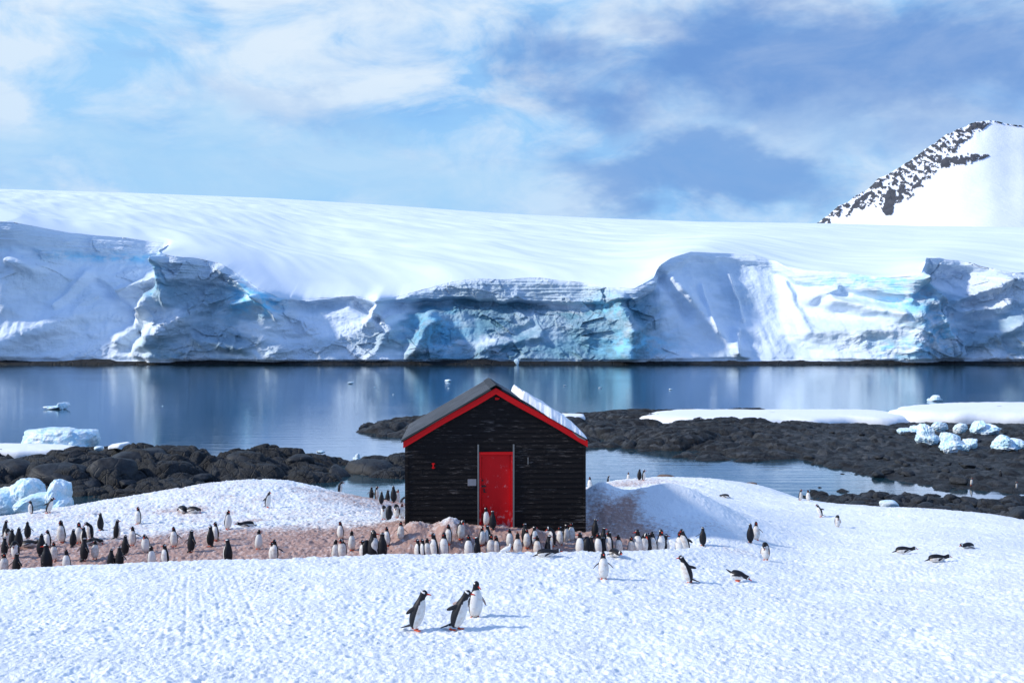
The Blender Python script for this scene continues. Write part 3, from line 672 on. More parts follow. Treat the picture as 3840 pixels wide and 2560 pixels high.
# ------------------------------------------------------------------ rocks of the shore
def rocky(name, T, x0, x1, y0, y1, nx, ny, lump, big, m, seed, zlim=-2.5, xs=1.0, stone=0.0, cut=None):
    X, Y = np.meshgrid(np.linspace(x0, x1, nx), np.linspace(y0, y1, ny))
    Z = T(X, Y)
    wx_ = X + 1.5 * fbm(X / 6, Y / 6, seed, o=3); wy_ = Y + 1.5 * fbm(X / 6, Y / 6, seed + 5, o=3)
    a = 0
    for sc_, k_ in ((big, 1.0), (big * .45, .45), (big * .2, .2)):
        f1, f2, idn = worley(wx_ / (sc_ * 1.7) * xs, wy_ / sc_, int(seed * 3 + sc_ * 7))
        a = a + .55 * k_ * np.minimum(f2 - f1, .22) / .22 - .52 * k_
        a = a + k_ * (np.sqrt(np.clip(1.05 - f1 ** 2 * 1.3, 0, 1)) - 0.62 + (idn / 255.0 - .5) * .7)
    l = lump(X, Y) if callable(lump) else lump
    Z = Z + a * l + 0.10 * fbm(X / .8, Y / .8, seed, o=4) + .25 * l * fbm(X / 5, Y / 3, seed, o=3)
    if stone:
        f1, f2, idn = worley(X / .7, Y / .8, 3); Z = Z + stone * np.clip(.55 - f1, 0, 1) * (idn / 255.0) ** 2 * (l < .3)
        f1, f2, idn = worley(X / 2.2, Y / 2.4, 9); Z = Z + stone * 2.2 * np.sqrt(np.clip(.09 - f1 ** 2, 0, 1)) * (idn > 90) * (l < .3)
    if cut is not None: Z = Z + cut(X, Y)
    Z = np.maximum(Z, zlim)
    return X, Y, Z, link(name, gridmesh(name, X, Y, Z), m)
Tl = TPS([PZ(-900,66,0), PZ(-200,66.5,0), PZ(0,66.5,0), PZ(400,66.5,0), PZ(700,67.5,.0), PZ(900,70,0), PZ(1200,74.5,0), PZ(1350,77,-.1), PZ(1500,78,-.1),
          P3(-900,1740,76), P3(-200,1715,76), P3(0,1712,76), P3(250,1705,77), P3(530,1692,78), P3(620,1715,79), P3(740,1735,80), P3(950,1712,82), P3(1130,1712,82), P3(1350,1742,83), P3(1520,1745,84), P3(1750,1755,86),
          PZ(100,70.5,1.05), PZ(500,70.5,.8), PZ(800,73,.6), PZ(1100,77,.7), PZ(1350,80,.3),
          PZ(-900,84,-.6), PZ(0,84,-.6), PZ(500,85,-.5), PZ(1000,88,-.6), PZ(1500,90,-.6), PZ(1900,92,-.6), PZ(1900,82,-.6), PZ(0,60,-1.2), PZ(700,61,-1.2), PZ(1200,67,-1.3), PZ(1700,72,-1.3), PZ(0,96,-3), PZ(1000,98,-3), PZ(2200,90,-2), PZ(-900,58,-1.5)], .001)
XL, YLm, ZLm, o = rocky('rocky_shore', Tl, -62, 2, 58, 96, 1100, 560, 1.05, 3.6, M_ROCK, 3.0)
tag(o, kind='structure')
front_line = curve([(-2,-20),(-20,112)])
Tm = TPS([PZ(1330,112,-.5), PZ(1400,110,0), P3(1375,1610,114), P3(1450,1590,116), P3(1540,1585,118), P3(1700,1580,120), P3(1900,1580,120), P3(2100,1580,120), P3(2250,1580,121), P3(2400,1578,122), P3(2600,1590,120), P3(2900,1590,120), P3(3200,1590,120), P3(3600,1590,120), P3(4200,1600,118),
          PZ(1450,106,0), PZ(1600,104,-.05), PZ(1900,101,-.1), PZ(2200,98.5,0), PZ(2350,97.5,0), PZ(2500,94.5,0), PZ(2650,91.5,0), PZ(2850,89,0), PZ(2950,88,0), PZ(3050,85.5,0), PZ(3250,77,0), PZ(3400,73.5,0), PZ(3550,70.5,0), PZ(3700,69,0), PZ(3840,68,0), PZ(4200,66,0),
          P3(2700,1612,104), P3(2850,1600,106), P3(2550,1650,98), P3(2820,1660,96), P3(3100,1660,92), P3(3400,1690,88), P3(3700,1660,92), P3(3840,1640,96), P3(3500,1620,105), P3(4200,1640,98), PZ(3500,80,.42), PZ(3800,78,.5),
          PZ(1400,124,-.5), PZ(1700,136,-.6), PZ(2200,146,-.6), PZ(2700,147,-.5), PZ(3300,147,-.5), PZ(3840,160,-.5), PZ(4300,165,-.5), PZ(1250,112,-1.5),
          PZ(1500,96,-1.5), PZ(2000,90,-1.5), PZ(2400,86,-1.5), PZ(2750,80,-1.5), PZ(3000,74,-1.5), PZ(3300,64,-1.5), PZ(3800,56,-1.5), PZ(2000,160,-3), PZ(3500,175,-3)], .001)
def lumpm(X, Y):
    r = X / Y * F + 1920
    return 0.09 + 0.85 * (1 - sstep(2850, 3080, r)) + .25 * sstep(104, 112, Y) * sstep(2900, 3050, r) * (Y < 140)
o = rocky('rocky_point', Tm, -18, 92, 64, 165, 1300, 700, lumpm, 5.0, M_BEACH, 8.0, stone=.42)[3]
tag(o, kind='structure')
# stony margin at the foot of the near slope, right
Tr = TPS([PZ(2950,66,-.3), PZ(3100,65,.05), PZ(3300,64.5,.1), PZ(3500,64,.1), PZ(3700,63.5,.1), PZ(3840,63,.15), PZ(4200,60,.2), PZ(3060,61,.15), PZ(3300,58,.4), PZ(3600,57,.5), PZ(3840,55,.6), PZ(4200,52,.7), PZ(3100,54,.3), PZ(3500,50,.8), PZ(3900,46,1.0),
          PZ(3000,73,-.9), PZ(3400,70,-.9), PZ(3840,69,-.9), PZ(4300,66,-.9), PZ(2750,66,-1.5)])
o = rocky('stony_margin', Tr, 15, 52, 44, 74, 420, 300, .18, 1.2, M_BEACH, 5.0, stone=.5)[3]
tag(o, kind='structure')

# banks of old snow on the rocks: rounded slabs with their own thickness
def bank(name, outline, zt, thick, seed, label, cat='snow bank', n=150, group=None, tilt=(0, 0)):
    """outline: list of (x, y) on the ground; a rounded slab of snow follows it"""
    P = np.array(outline, float); c = P.mean(0); m_ = len(P)
    seg = np.linalg.norm(np.roll(P, -1, 0) - P, axis=1); cum = np.concatenate([[0], np.cumsum(seg)]); tt = np.linspace(0, cum[-1], n, endpoint=False)
    ext = np.vstack([P, P[:1]]); ox = np.interp(tt, cum, ext[:, 0]); oy = np.interp(tt, cum, ext[:, 1])
    k = max(3, n // 40); ker = np.ones(k) / k
    ox = np.convolve(np.concatenate([ox[-k:], ox, ox[:k]]), ker, 'same')[k:-k]; oy = np.convolve(np.concatenate([oy[-k:], oy, oy[:k]]), ker, 'same')[k:-k]
    size = cum[-1] / 12
    rings = []
    prof = [(1.0, -0.6), (1.01, .0), (1.0, .35), (.97, .7), (.92, .9), (.8, 1.0), (.6, 1.06), (.4, 1.1), (.2, 1.13), (.02, 1.14)]
    j = 1 + 0.06 * fbm(np.cos(tt / cum[-1] * 6.283) * 2.5, np.sin(tt / cum[-1] * 6.283) * 2.5, seed, o=3)
    for s_, h_ in prof:
        x_ = c[0] + (ox - c[0]) * s_ * j; y_ = c[1] + (oy - c[1]) * s_ * j
        z0 = zt + tilt[0] * (x_ - c[0]) + tilt[1] * (y_ - c[1])
        edge_n = fbm(x_ / (size * .25), y_ / (size * .25), seed + 2, o=3)
        z_ = z0 + thick * (h_ - 1) + (.25 * thick * edge_n if h_ < .8 else .10 * thick * edge_n)
        rings.append((x_, y_, z_))
    X = np.array([np.append(r[0], r[0][0]) for r in rings]); Y = np.array([np.append(r[1], r[1][0]) for r in rings]); Z = np.array([np.append(r[2], r[2][0]) for r in rings])
    return tag(link(name, gridmesh(name, X, Y, Z), M_BANK), label, cat, group)
def px2(lst): return [((a - 1920) / F * d, d) for a, d in lst]
bank('snow_bank', px2([(2375,123),(2440,119),(2560,117),(2700,115.5),(2820,114),(2950,115),(3050,114),(3200,118),(3330,117),(3400,119),(3420,126),(3300,137),(3100,138),(2900,137),(2700,137),(2560,139),(2440,133)]), 1.30, 1.0, 2.0,
     'long low white snow bank lying on the dark rocks right of the shed', tilt=(.0, -.018))
bank('snow_bank', px2([(3330,126),(3440,121),(3560,119),(3700,119),(3840,118),(4100,118),(4300,124),(4300,140),(3900,147),(3640,147),(3480,142),(3360,134)]), 1.75, 1.15, 5.0,
     'higher white snow bank at the right edge above the stranded ice blocks', tilt=(.0, -.012))
bank('snow_patch', px2([(-160,74.5),(60,74),(170,74.5),(260,75),(330,77),(250,79),(60,80),(-160,80)]), 2.2, .5, 7.0, 'white snow patch on the rocks at the left edge below the iceberg', 'snow patch', 90)
bank('snow_patch', px2([(405,76.5),(450,76),(490,77.5),(480,79),(420,79)]), 2.36, .16, 9.0, 'thin curved snow strip on the top of the tallest left rocks', 'snow patch', 60, tilt=(.15, 0))
bank('snow_patch', px2([(2085,121),(2130,119),(2195,120),(2190,124),(2100,125)]), 1.35, .5, 4.0, 'flat white snow strip showing just past the right slope of the roof', 'snow patch', 60)
# ------------------------------------------------------------------ the shed
ZG = 4.95
hx = (1859 - 1920) / F * HD
shed = empty('wooden_shed', (hx, HD, ZG), 0.061)
tag(shed, 'black weathered wooden shed with red door, red gable trim and grey roof', 'shed')
def lz(py): return CZ - (py - 1280) / F * HD - ZG
AP = lz(1462); SL = 0.575                      # apex of the gable and its slope
HW = 2.56; LEN = 5.4
def gz(x): return AP - SL * abs(x)
fw = MB(); bh = 0.145; z = -0.75; k = 0
DT = lz(1695); rb = random.Random(4)
while z < AP - 0.02:
    z1 = z + bh
    def strip(xa, xb):
        def hw(zz): return max(0.0, min(HW, (AP - zz) / SL))
        a0, b0 = max(xa, -hw(z)), min(xb, hw(z)); a1, b1 = max(xa, -hw(z1)), min(xb, hw(z1))
        if b0 - a0 < .02: return
        if b1 < a1: a1 = b1 = (a1 + b1) / 2
        jj = rb.uniform(-.004, .004)
        yb, yt = -0.030 + jj, -0.008 + jj
        V = [(a0, yb, z), (b0, yb, z), (b1, yt, z1 - .004), (a1, yt, z1 - .004), (a0, 0.05, z), (b0, 0.05, z), (b1, 0.05, z1 - .004), (a1, 0.05, z1 - .004)]
        fw.add(V, [(0,1,2,3),(4,7,6,5),(0,4,5,1),(1,5,6,2),(2,6,7,3),(3,7,4,0)])
    if z < DT - 0.01:
        for a_, b_ in ((-HW, -0.50), (0.51, HW)):
            cuts = sorted(rb.uniform(a_ + .4, b_ - .4) for _ in range(1))
            e_ = [a_] + cuts + [b_]
            for p_, q_ in zip(e_[:-1], e_[1:]): strip(p_ + .002, q_ - .002)
    else:
        c_ = rb.uniform(-1.2, 1.2); strip(-HW, c_ - .002); strip(c_ + .002, HW)
    z = z1; k += 1
fw.box(-.50, .51, -.012, .05, DT + .012, DT + .30)
fw.build('front_wall', M_WOOD, shed)
for sx_ in (-1, 1):
    z = -0.75; sw = MB()
    while z < gz(HW) - .02:
        x0 = sx_ * HW; V = []
        xo, xi_ = sx_ * (HW + .022), sx_ * (HW + .004)
        sw.add([(xo, .0, z), (xo, LEN, z), (xi_, LEN, z + bh - .004), (xi_, .0, z + bh - .004), (sx_*(HW-.05), .0, z), (sx_*(HW-.05), LEN, z), (sx_*(HW-.05), LEN, z + bh - .004), (sx_*(HW-.05), .0, z + bh - .004)],
               [(0,1,2,3),(4,7,6,5),(0,4,5,1),(1,5,6,2),(2,6,7,3),(3,7,4,0)])
        z += bh
    sw.build('side_wall', M_WOOD, shed)
bw = MB(); bw.prism([(-HW+.06, -.75), (HW-.06, -.75), (HW-.06, gz(HW)-.03), (0, AP-.06), (-HW+.06, gz(HW)-.03)], LEN-.06, LEN-.01); bw.build('rear_wall', M_WOOD, shed)
for sx_ in (-1, 1):
    cb = MB(); cb.box(sx_*HW-.035 if sx_ < 0 else HW-.035, sx_*HW+.04 if sx_ < 0 else HW+.04, -.042, -.031, -.75, gz(HW)-.12); cb.build('corner_board', M_WOOD, shed)
# red barge boards
RW = 2.64
for sx_ in (-1, 1):
    fb = MB(); w_ = .185
    n_ = 9; P_ = []
    top_ = [(sx_ * RW * i / n_, AP + .075 - SL * RW * i / n_ + (-.012 * math.sin(i * .9))) for i in range(n_ + 1)]
    poly = top_ + [(x_, z_ - w_) for x_, z_ in reversed(top_)]
    if sx_ < 0: poly = poly[::-1]
    fb.prism(poly, -.150, -.112); o = fb.build('barge_board', M_TRIM, shed)
    if sx_ > 0: o['label'] = 'red barge board with bare chipped paint at its lower end'
cp = MB(); cp.prism([(2.18, gz(2.18)+.064), (2.58, gz(2.58)+.066), (2.58, gz(2.58)+.03), (2.36, gz(2.36)-.0)], -.1525, -.1495); cp.build('bare_patch', M_GREY, shed)
# roof sheets
def sheet(sgn, yy0, yy1, lam, amp_, lift):
    ny_ = 260; nx_ = 14
    ys = np.linspace(yy0, yy1, ny_); ss = np.linspace(0, RW + .06, nx_)
    Yq, Sq = np.meshgrid(ys, ss)
    wob = .006 * fbm(Yq * 3, Sq * 3, sgn + 2.0, o=2)
    h_ = amp_ * np.sin(Yq / lam * 2 * math.pi) + wob + lift
    Xq = sgn * Sq; Zq = AP + .075 - SL * Sq + h_
    Xa = np.concatenate([Xq, Xq[::-1]]); Ya = np.concatenate([Yq, Yq[::-1]]); Za = np.concatenate([Zq, Zq[::-1] - .022])
    return gridmesh('roof', Xa, Ya, Za)
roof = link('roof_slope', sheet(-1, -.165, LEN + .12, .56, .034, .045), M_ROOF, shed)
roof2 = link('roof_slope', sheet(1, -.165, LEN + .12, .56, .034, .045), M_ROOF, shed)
und_ = MB(); und_.prism([(-RW, gz(RW)+.02), (0, AP+.02), (RW, gz(RW)+.02), (RW, gz(RW)+.085), (0, AP+.085), (-RW, gz(RW)+.085)], -.108, LEN+.08); und_.build('roof_boarding', M_WOOD, shed)
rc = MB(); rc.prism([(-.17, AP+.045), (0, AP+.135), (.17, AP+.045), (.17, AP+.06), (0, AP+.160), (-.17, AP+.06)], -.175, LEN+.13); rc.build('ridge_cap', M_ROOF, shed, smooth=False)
# door
door = empty('door', (0, 0, 0)); door.parent = shed
dm = MB(); DB = lz(1985)
dm.box(-.405, .425, .035, .075, 0, DT - DB - .085)
dl = dm.build('door_leaf', M_RED, door, bevel=.004); dl.location = (0, 0, DB)
for a_, b_ in ((-.47, -.412), (.432, .49)):
    fm = MB(); fm.box(a_, b_, -.045, .08, 0, DT - DB - .075); f_ = fm.build('door_frame', M_RED, door, bevel=.004); f_.location = (0, 0, DB)
fm = MB(); fm.box(-.475, .495, -.055, .08, DT - .072, DT + .01); fm.build('lintel', M_TRIM, door, bevel=.004)
def ld(px_): return (px_ - 1859) / F * HD
hm = MB(); hm.box(ld(1803), ld(1822), .0, .033, lz(1825), lz(1819)); hm.box(ld(1803), ld(1809), -.010, .031, lz(1827), lz(1817)); hm.build('hasp', M_IRON, door, bevel=.003)
hm = MB(); hm.tube((ld(1804), -.01, lz(1800)), (ld(1804), .03, lz(1800)), .028, .028, 12); hm.box(ld(1806), ld(1812), -.005, .032, lz(1803), lz(1797)); hm.build('lock', M_IRON, door)
hm = MB(); hm.box(ld(1813), ld(1818), -.004, .033, lz(1845), lz(1832)); hm.tube((ld(1815), -.025, lz(1842)), (ld(1824), -.03, lz(1845)), .012, .010, 10); hm.build('handle', M_IRON, door)
for a_ in (-.505, .512):
    tm = MB(); tm.box(a_ - .022, a_ + .022, -.062, -.034, -.6, lz(1665)); tm.build('door_batten', M_GREY, shed)
pm = MB(); pm.box(ld(1754), ld(1786), -.058, -.036, lz(1819), lz(1794)); pm.build('name_plate', M_PLATE, shed, bevel=.004)
# red cleat left of the door
cm = MB(); a_ = ld(1626); zc = lz(1743)
cm.box(a_ - .045, a_ + .045, -.055, -.034, zc + .035, zc + .075); cm.box(a_ - .045, a_ + .045, -.055, -.034, zc - .075, zc - .035); cm.tube((a_, -.055, zc - .08), (a_, -.055, zc + .08), .018, .018, 8); cm.build('wall_cleat', M_TRIM, shed)
cm = MB(); a_ = ld(1863); zc = lz(1493); cm.box(a_ - .05, a_ + .03, -.075, -.034, zc - .04, zc + .03); cm.tube((a_ + .02, -.09, zc - .02), (a_ + .07, -.09, zc + .01), .02, .02, 8); cm.build('gable_hook', M_TRIM, shed, bevel=.004)
cm = MB(); a_ = ld(1980); zc = lz(1722); cm.box(a_ - .012, a_ + .012, -.055, -.034, zc - .14, zc + .06); cm.build('wall_hook', M_GREY, shed)

def shed_pt(x, y, z):
    c_, s_ = math.cos(.061), math.sin(.061)
    return (hx + x * c_ - y * s_, HD + x * s_ + y * c_, ZG + z)
# snow left on the right roof slope
Sg, Yg_ = np.meshgrid(np.linspace(.62, 2.64, 110), np.linspace(-.12, LEN - .1, 200))
ed_ = 1.0
s0 = .74 + .05 * fbm(Yg_ * 2.0, 0.5, 1.0, o=3); s1 = 2.60 - .10 * fbm(Yg_ * 2.0, 0.5, 3.0, o=3)
y0_ = -.10 + .30 * np.clip(1.75 - Sg, 0, 1) ** 1.3 + .05 * fbm(Sg * 6, .5, 2.0, o=3)
e_ = np.minimum.reduce([(Sg - s0) / .10, (s1 - Sg) / .45, (Yg_ - y0_) / .09, (LEN - .1 - Yg_) / .2])
th = (.36 - .05 * Sg) * np.sqrt(np.clip(e_, 0, 1)) * (1 + .28 * fbm(Sg * 2.2, Yg_ * 1.2, 4.0, o=3)) + .0
base_z = AP + .075 - SL * Sg + .02
Xs = Sg; Zs_ = base_z + th
A3 = lambda X, Y, Z: (hx + X * math.cos(.061) - Y * math.sin(.061), HD + X * math.sin(.061) + Y * math.cos(.061), ZG + Z)
Xa = np.concatenate([Xs, Xs[::-1]]); Ya = np.concatenate([Yg_, Yg_[::-1]]); Za = np.concatenate([Zs_, base_z[::-1] - .03])
x_, y_, z_ = A3(Xa, Ya, Za)
tag(link('roof_snow', gridmesh('roof_snow', x_, y_, z_), M_BANK), 'thick slab of snow lying on the right slope of the shed roof', 'snow')

# ------------------------------------------------------------------ ice blocks and boulders
import bmesh
def ico(sub):
    bm = bmesh.new(); bmesh.ops.create_icosphere(bm, subdivisions=sub, radius=1)
    V = np.array([v.co[:] for v in bm.verts]); Fc = [[v.index for v in f.verts] for f in bm.faces]; bm.free(); return V, Fc
ICO5, ICO5F = ico(6); ICO4, ICO4F = ico(4)
def chunk(sx, sy, sz, seed, V, planes=14, flat=0.0, noise_=0.10, round_=0.25, sc=2.0, skew=0.0, topnoise=0.0):
    r_ = np.random.RandomState(seed)
    N = r_.normal(size=(planes, 3)); N /= np.linalg.norm(N, axis=1)[:, None]; D = r_.uniform(.62, 1.0, planes)
    N = np.vstack([N, [0, 0, 1]]); D = np.append(D, .8 - flat)
    dots = V @ N.T
    rad = np.where(dots > 1e-3, D / np.maximum(dots, 1e-3), 9)
    rr = -np.log(np.exp(-rad * 9).sum(1)) / 9          # soft minimum
    rr = np.minimum(rr, 1.25); rr = rr * (1 - round_) + round_
    rr = rr * (1 + noise_ * ridged(V[:, 0] * sc + seed, V[:, 1] * sc, V[:, 2] * sc, o=4) * .6 + noise_ * .9 * fbm(V[:, 0] * sc * 2 + seed, V[:, 1] * sc * 2, V[:, 2] * sc * 2, o=4))
    P = V * rr[:, None]
    P[:, 2] += topnoise * np.clip(V[:, 2], 0, 1) * fbm(V[:, 0] * 2.5 + seed, V[:, 1] * 2.5, seed, o=3)
    P[:, 2] += skew * P[:, 0]
    mn, mx = P.min(0), P.max(0)
    P = (P - (mn + mx) / 2) / ((mx - mn) / 2)
    return P * np.array([sx / 2, sy / 2, sz / 2])
def ice(name, pxc, wpx, ytop, ybase, d, seed, label, cat, zb=None, deep=1.0, lobes=None, hi=True, group=None, mat_=None, nz=.10, flat=0.0, sink=.12, skew=0.0):
    X_, Y_, Zb_ = P3(pxc, ybase, d); w_ = wpx / F * d; h_ = (ybase - ytop) / F * d
    V, Fc = (ICO5, ICO5F) if hi else (ICO4, ICO4F)
    if lobes is None: lobes = [(0, 0, 1, 1, 1.0, 0)]
    AV, AF = [], []
    for i, (ox, oy, fx, fz, fy, sk) in enumerate(lobes):
        P = chunk(w_ * fx, w_ * .75 * deep * fy, h_ * fz * (1 + sink), seed + i * 17, V, noise_=nz, flat=flat, skew=skew + sk)
        P[:, 2] += h_ * fz * (1 + sink) / 2 - h_ * sink; P[:, 0] += ox * w_; P[:, 1] += oy * w_
        AF += [[j + len(AV) * len(V) for j in f] for f in Fc]; AV.append(P)
    me = pymesh(name, np.vstack(AV), AF)
    o = link(name, me, mat_ or M_ICE); o.location = (X_, Y_, Zb_)
    if len(lobes) > 1:
        rm = o.modifiers.new('remesh', 'REMESH'); rm.mode = 'VOXEL'; rm.voxel_size = max(w_ / 150, .02); rm.use_smooth_shade = True
    return tag(o, label, cat, group)
ice('iceberg', 222, 290, 1600, 1698, 92, 3, 'large flat topped iceberg floating behind the left rocks', 'iceberg', deep=.7, flat=.18, lobes=[(-.10, 0, .80, 1.0, 1, .05), (.28, .03, .46, .93, 1.1, 0), (.18, -.22, .55, .42, .7, 0)], nz=.09)
ice('iceberg', 55, 235, 1791, 1930, 60.5, 21, 'blue and white iceberg at the left edge beyond the snow slope', 'iceberg', deep=.8, lobes=[(-.10, 0, .9, .80, 1, .15), (.18, .05, .62, 1.0, 1, .1)], nz=.10)
ice('iceberg', 168, 205, 1795, 1925, 58.0, 33, 'tilted iceberg rising to a blunt peak behind two penguins at upper left', 'iceberg', deep=.75, lobes=[(.22, 0, .50, 1.0, 1, .1), (-.12, -.02, .8, .66, 1, .45), (.30, -.05, .46, .55, 1, 0)], nz=.09)
ice('ice_floe', 218, 94, 1507, 1533, 152, 41, 'small jagged ice floe floating alone on the left bay', 'ice floe', lobes=[(.25, 0, .45, 1.0, .8, 0), (-.15, 0, .75, .55, 1, .1)], hi=False, nz=.22)
ice('ice_floe', 3505, 60, 1480, 1505, 172, 43, 'small rounded ice floe beyond the right snow bank', 'ice floe', lobes=[(0, 0, 1, .55, .7, 0), (.05, 0, .55, 1, .6, 0)], hi=False, nz=.15)
bl = [('low flat ice slab at the left end of the stranded ice blocks', 3410, 92, 1603, 1630, 98.5, 51), ('tall broken ice block, second from left among the stranded ice', 3480, 100, 1586, 1668, 92, 53),
      ('squarish ice block at the back of the stranded ice', 3523, 62, 1580, 1622, 98, 57), ('lumpy white ice block in front, lowest of the stranded ice', 3572, 104, 1621, 1692, 89, 59),
      ('small upright ice block standing behind the lumpy white one', 3599, 50, 1586, 1626, 97, 61), ('small ice lump against the right side of the lumpy white block', 3634, 56, 1642, 1680, 90.5, 63),
      ('pointed ice block with two tips at the back right of the beach', 3692, 104, 1575, 1630, 97, 67), ('wide ice block with a dip in its top at the right edge', 3784, 122, 1628, 1688, 90, 71)]
lob = {51: [(0, 0, 1, 1, 1, 0), (.25, 0, .4, 1.3, .8, 0)], 53: [(0, 0, 1, .62, 1, 0), (-.05, .05, .62, 1, .8, -.25)], 57: None, 59: [(0, 0, 1, .7, 1, 0), (-.05, .05, .7, 1, .7, 0), (.25, -.1, .45, .5, .8, 0)], 61: None, 63: None,
       67: [(0, 0, 1, .65, 1, 0), (-.22, 0, .45, 1, .8, .2), (.25, 0, .45, .8, .8, -.4)], 71: [(-.22, 0, .55, 1, 1, .2), (.24, 0, .52, .8, 1, -.2), (0, 0, .9, .5, 1, 0)]}
for lb, pxc, wp, yt_, yb_, d_, sd in bl:
    ice('ice_block', pxc, wp * 1.05, yt_, yb_, hit(Tm, pxc, yb_, 70, 120) or d_, sd, lb, 'ice block', lobes=lob[sd], nz=.16, group='ice blocks stranded on the stony beach')
ice('ice_block', 3334, 76, 1873, 1910, 58.5, 81, 'white ice block lying between dark stones at the slope edge', 'ice block', nz=.06, deep=.7)
ice('snow_lump', 566, 36, 1806, 1828, 70.2, 83, 'small white ice lump at the waterline below the left rocks', 'ice lump', hi=False)
ice('snow_lump', 1337, 32, 1698, 1728, 83, 85, 'small upright ice lump on the rocks left of the shed roof', 'ice lump', hi=False, nz=.2, lobes=[(0, 0, 1, .6, 1, 0), (.1, 0, .6, 1, .7, .2)])
ice('snow_lump', 1203, 34, 1688, 1700, 84, 87, 'tiny flat ice lump on top of the left rocks', 'ice lump', hi=False, nz=.15)
ice('snow_lump', 372, 36, 1671, 1690, 76.5, 89, 'small snow lump on the rocks beside the large iceberg', 'ice lump', hi=False)
ice('snow_lump', 252, 34, 1690, 1712, 75, 91, 'small snow lump below the right end of the left snow patch', 'ice lump', hi=False)
ice('ice_chip', 1937, 20, 1345, 1367, 438, 93, 'upright ice chip standing against the far shoreline above the shed', 'ice chip', hi=False, nz=.2)
for i, (a_, b_, w_, lb) in enumerate(((1315, 1439, 24, 'white ice chip floating far left above the shed roof'), (1680, 1430, 26, 'white ice chip floating just left above the roof ridge'), (1683, 1456, 9, 'tiny ice chip under the one above the roof ridge'),
      (2119, 1447, 12, 'tiny ice chip floating right of the roof ridge'), (2250, 1455, 12, 'tiny ice chip floating above the right snow slope of the roof'), (2515, 1461, 14, 'ice chip floating in mid bay above the long snow bank'),
      (2795, 1540, 36, 'flat ice chip just beyond the long snow bank'), (1475, 1480, 7, 'tiny ice chip floating far left of the roof ridge'), (1405, 1452, 8, 'tiny ice chip between two chips left of the roof'), (610, 1523, 7, 'tiny ice chip in the pale reflection at left'), (700, 1700, 14, 'tiny ice chip floating close to the left rocks'))):
    d_ = CZ * F / (b_ - 1280)
    ice('ice_chip', a_, w_, b_ - max(w_ * .3, 3), b_, d_, 100 + i, lb, 'ice chip', hi=False, nz=.15, group='ice chips floating on the bay')

def boulder_mesh(seed, r_=.35):
    P = chunk(1, .9, .7, seed, ICO4, planes=9, noise_=.09, round_=r_, sc=1.6); P[:, 2] += .22
    me = pymesh('boulder', P, ICO4F); me.materials.append(M_BOULD); me.polygons.foreach_set('use_smooth', [True] * len(me.polygons)); return me
BMS = [boulder_mesh(200 + i, (.2, .35, .45)[i % 3]) for i in range(9)]
def boulder(x, y, z, s, label, group, rng, name='boulder'):
    o = bpy.data.objects.new(name, rng.choice(BMS)); S.collection.objects.link(o)
    o.location = (x, y, z); o.scale = (s * rng.uniform(.85, 1.5), s * rng.uniform(.8, 1.2), s * rng.uniform(.65, 1.1)); o.rotation_euler = (rng.uniform(-.2, .2), rng.uniform(-.2, .2), rng.uniform(0, 6.28))
    return tag(o, label, 'boulder', group)
rg_ = random.Random(11)
for i in range(130):
    px_ = rg_.uniform(3060, 3990); d_ = rg_.uniform(54, 65.5) - max(0, (px_ - 3400)) * .010
    x, y, _ = PZ(px_, d_, 0); z = float(max(Tr(np.array([x]), np.array([y]))[0], -.1))
    boulder(x, y, z - .02, rg_.choice((.35, .5, .5, .7, .95)), 'dark rounded boulder in the stony margin below the right snow slope', 'boulders in the stony margin', rg_)
o = boulder(*PZ(3838, 52, .62), 1.7, 'largest boulder of the stony margin, cut by the right picture edge', None, random.Random(3))
for i in range(90):
    px_ = rg_.uniform(2980, 3980); d_ = rg_.uniform(70, 104)
    x, y, _ = PZ(px_, d_, 0); z = float(Tm(np.array([x]), np.array([y]))[0])
    if z < .05 or any(abs(px_ - a_) < 45 and d_ < 74 for a_ in (3642, 3753, 3811)): continue
    boulder(x, y, z - .03, rg_.choice((.25, .35, .45, .6, .9)), 'dark stone lying on the stony beach across the pool', 'stones on the beach across the pool', rg_, 'beach_stone')
boulder(*PZ(3291, 75.5, .02), .75, 'single stone in the water just off the tip of the beach', None, random.Random(5), 'beach_stone')
# big rounded boulders of the left shore
for i, (a_, b_, s_, lb) in enumerate(((225, 1812, 4.6, 'huge rounded dark boulder at left above the tilted iceberg'), (425, 1800, 3.4, 'broad dark boulder right of the huge rounded one'), (60, 1800, 3.2, 'dark boulder at the left edge under the snow patch'),
      (520, 1742, 3.8, 'tall dark boulder under the thin curved snow strip'), (330, 1838, 2.0, 'low dark boulder at the waterline right of the icebergs'), (640, 1822, 2.0, 'low flat boulder near the small ice lump'),
      (900, 1752, 2.8, 'rounded boulder in the middle of the left rock ridge'), (1130, 1745, 2.6, 'rounded boulder on the ridge halfway to the shed'), (1380, 1788, 2.8, 'rounded pale topped boulder left of the shed'), (1265, 1795, 2.4, 'rounded boulder beside the pale topped one near the shed'), (1480, 1775, 1.9, 'low boulder touching the shed outline on the left'), (760, 1800, 1.6, 'small boulder above the snow crest at left'), (480, 1822, 1.7, 'small angular boulder low on the left rocks'))):
    d_ = hit(Tl, a_, b_, 62, 90) or 72
    x, y, z = P3(a_, b_, d_ + 1.2)
    boulder(x, y, z - .12 * s_, s_, lb, None, random.Random(60 + i))
def ledge(pxc, yb_, d_, w_, h_, lb, seed):
    me = pymesh('rock', chunk(w_, w_ * .5, h_, seed, ICO4, planes=9, noise_=.12, round_=.4), ICO4F); o = link('rock', me, M_BROWN); x, y, z = P3(pxc, yb_, d_); o.location = (x, y, float(terrain(np.array([x]), np.array([y]))[0]) + h_ * .1)
    tag(o, lb, 'rock')
ledge(2497, 1802, 59, 1.1, .34, 'brown stained rock showing on the snow crest right of the shed', 301)
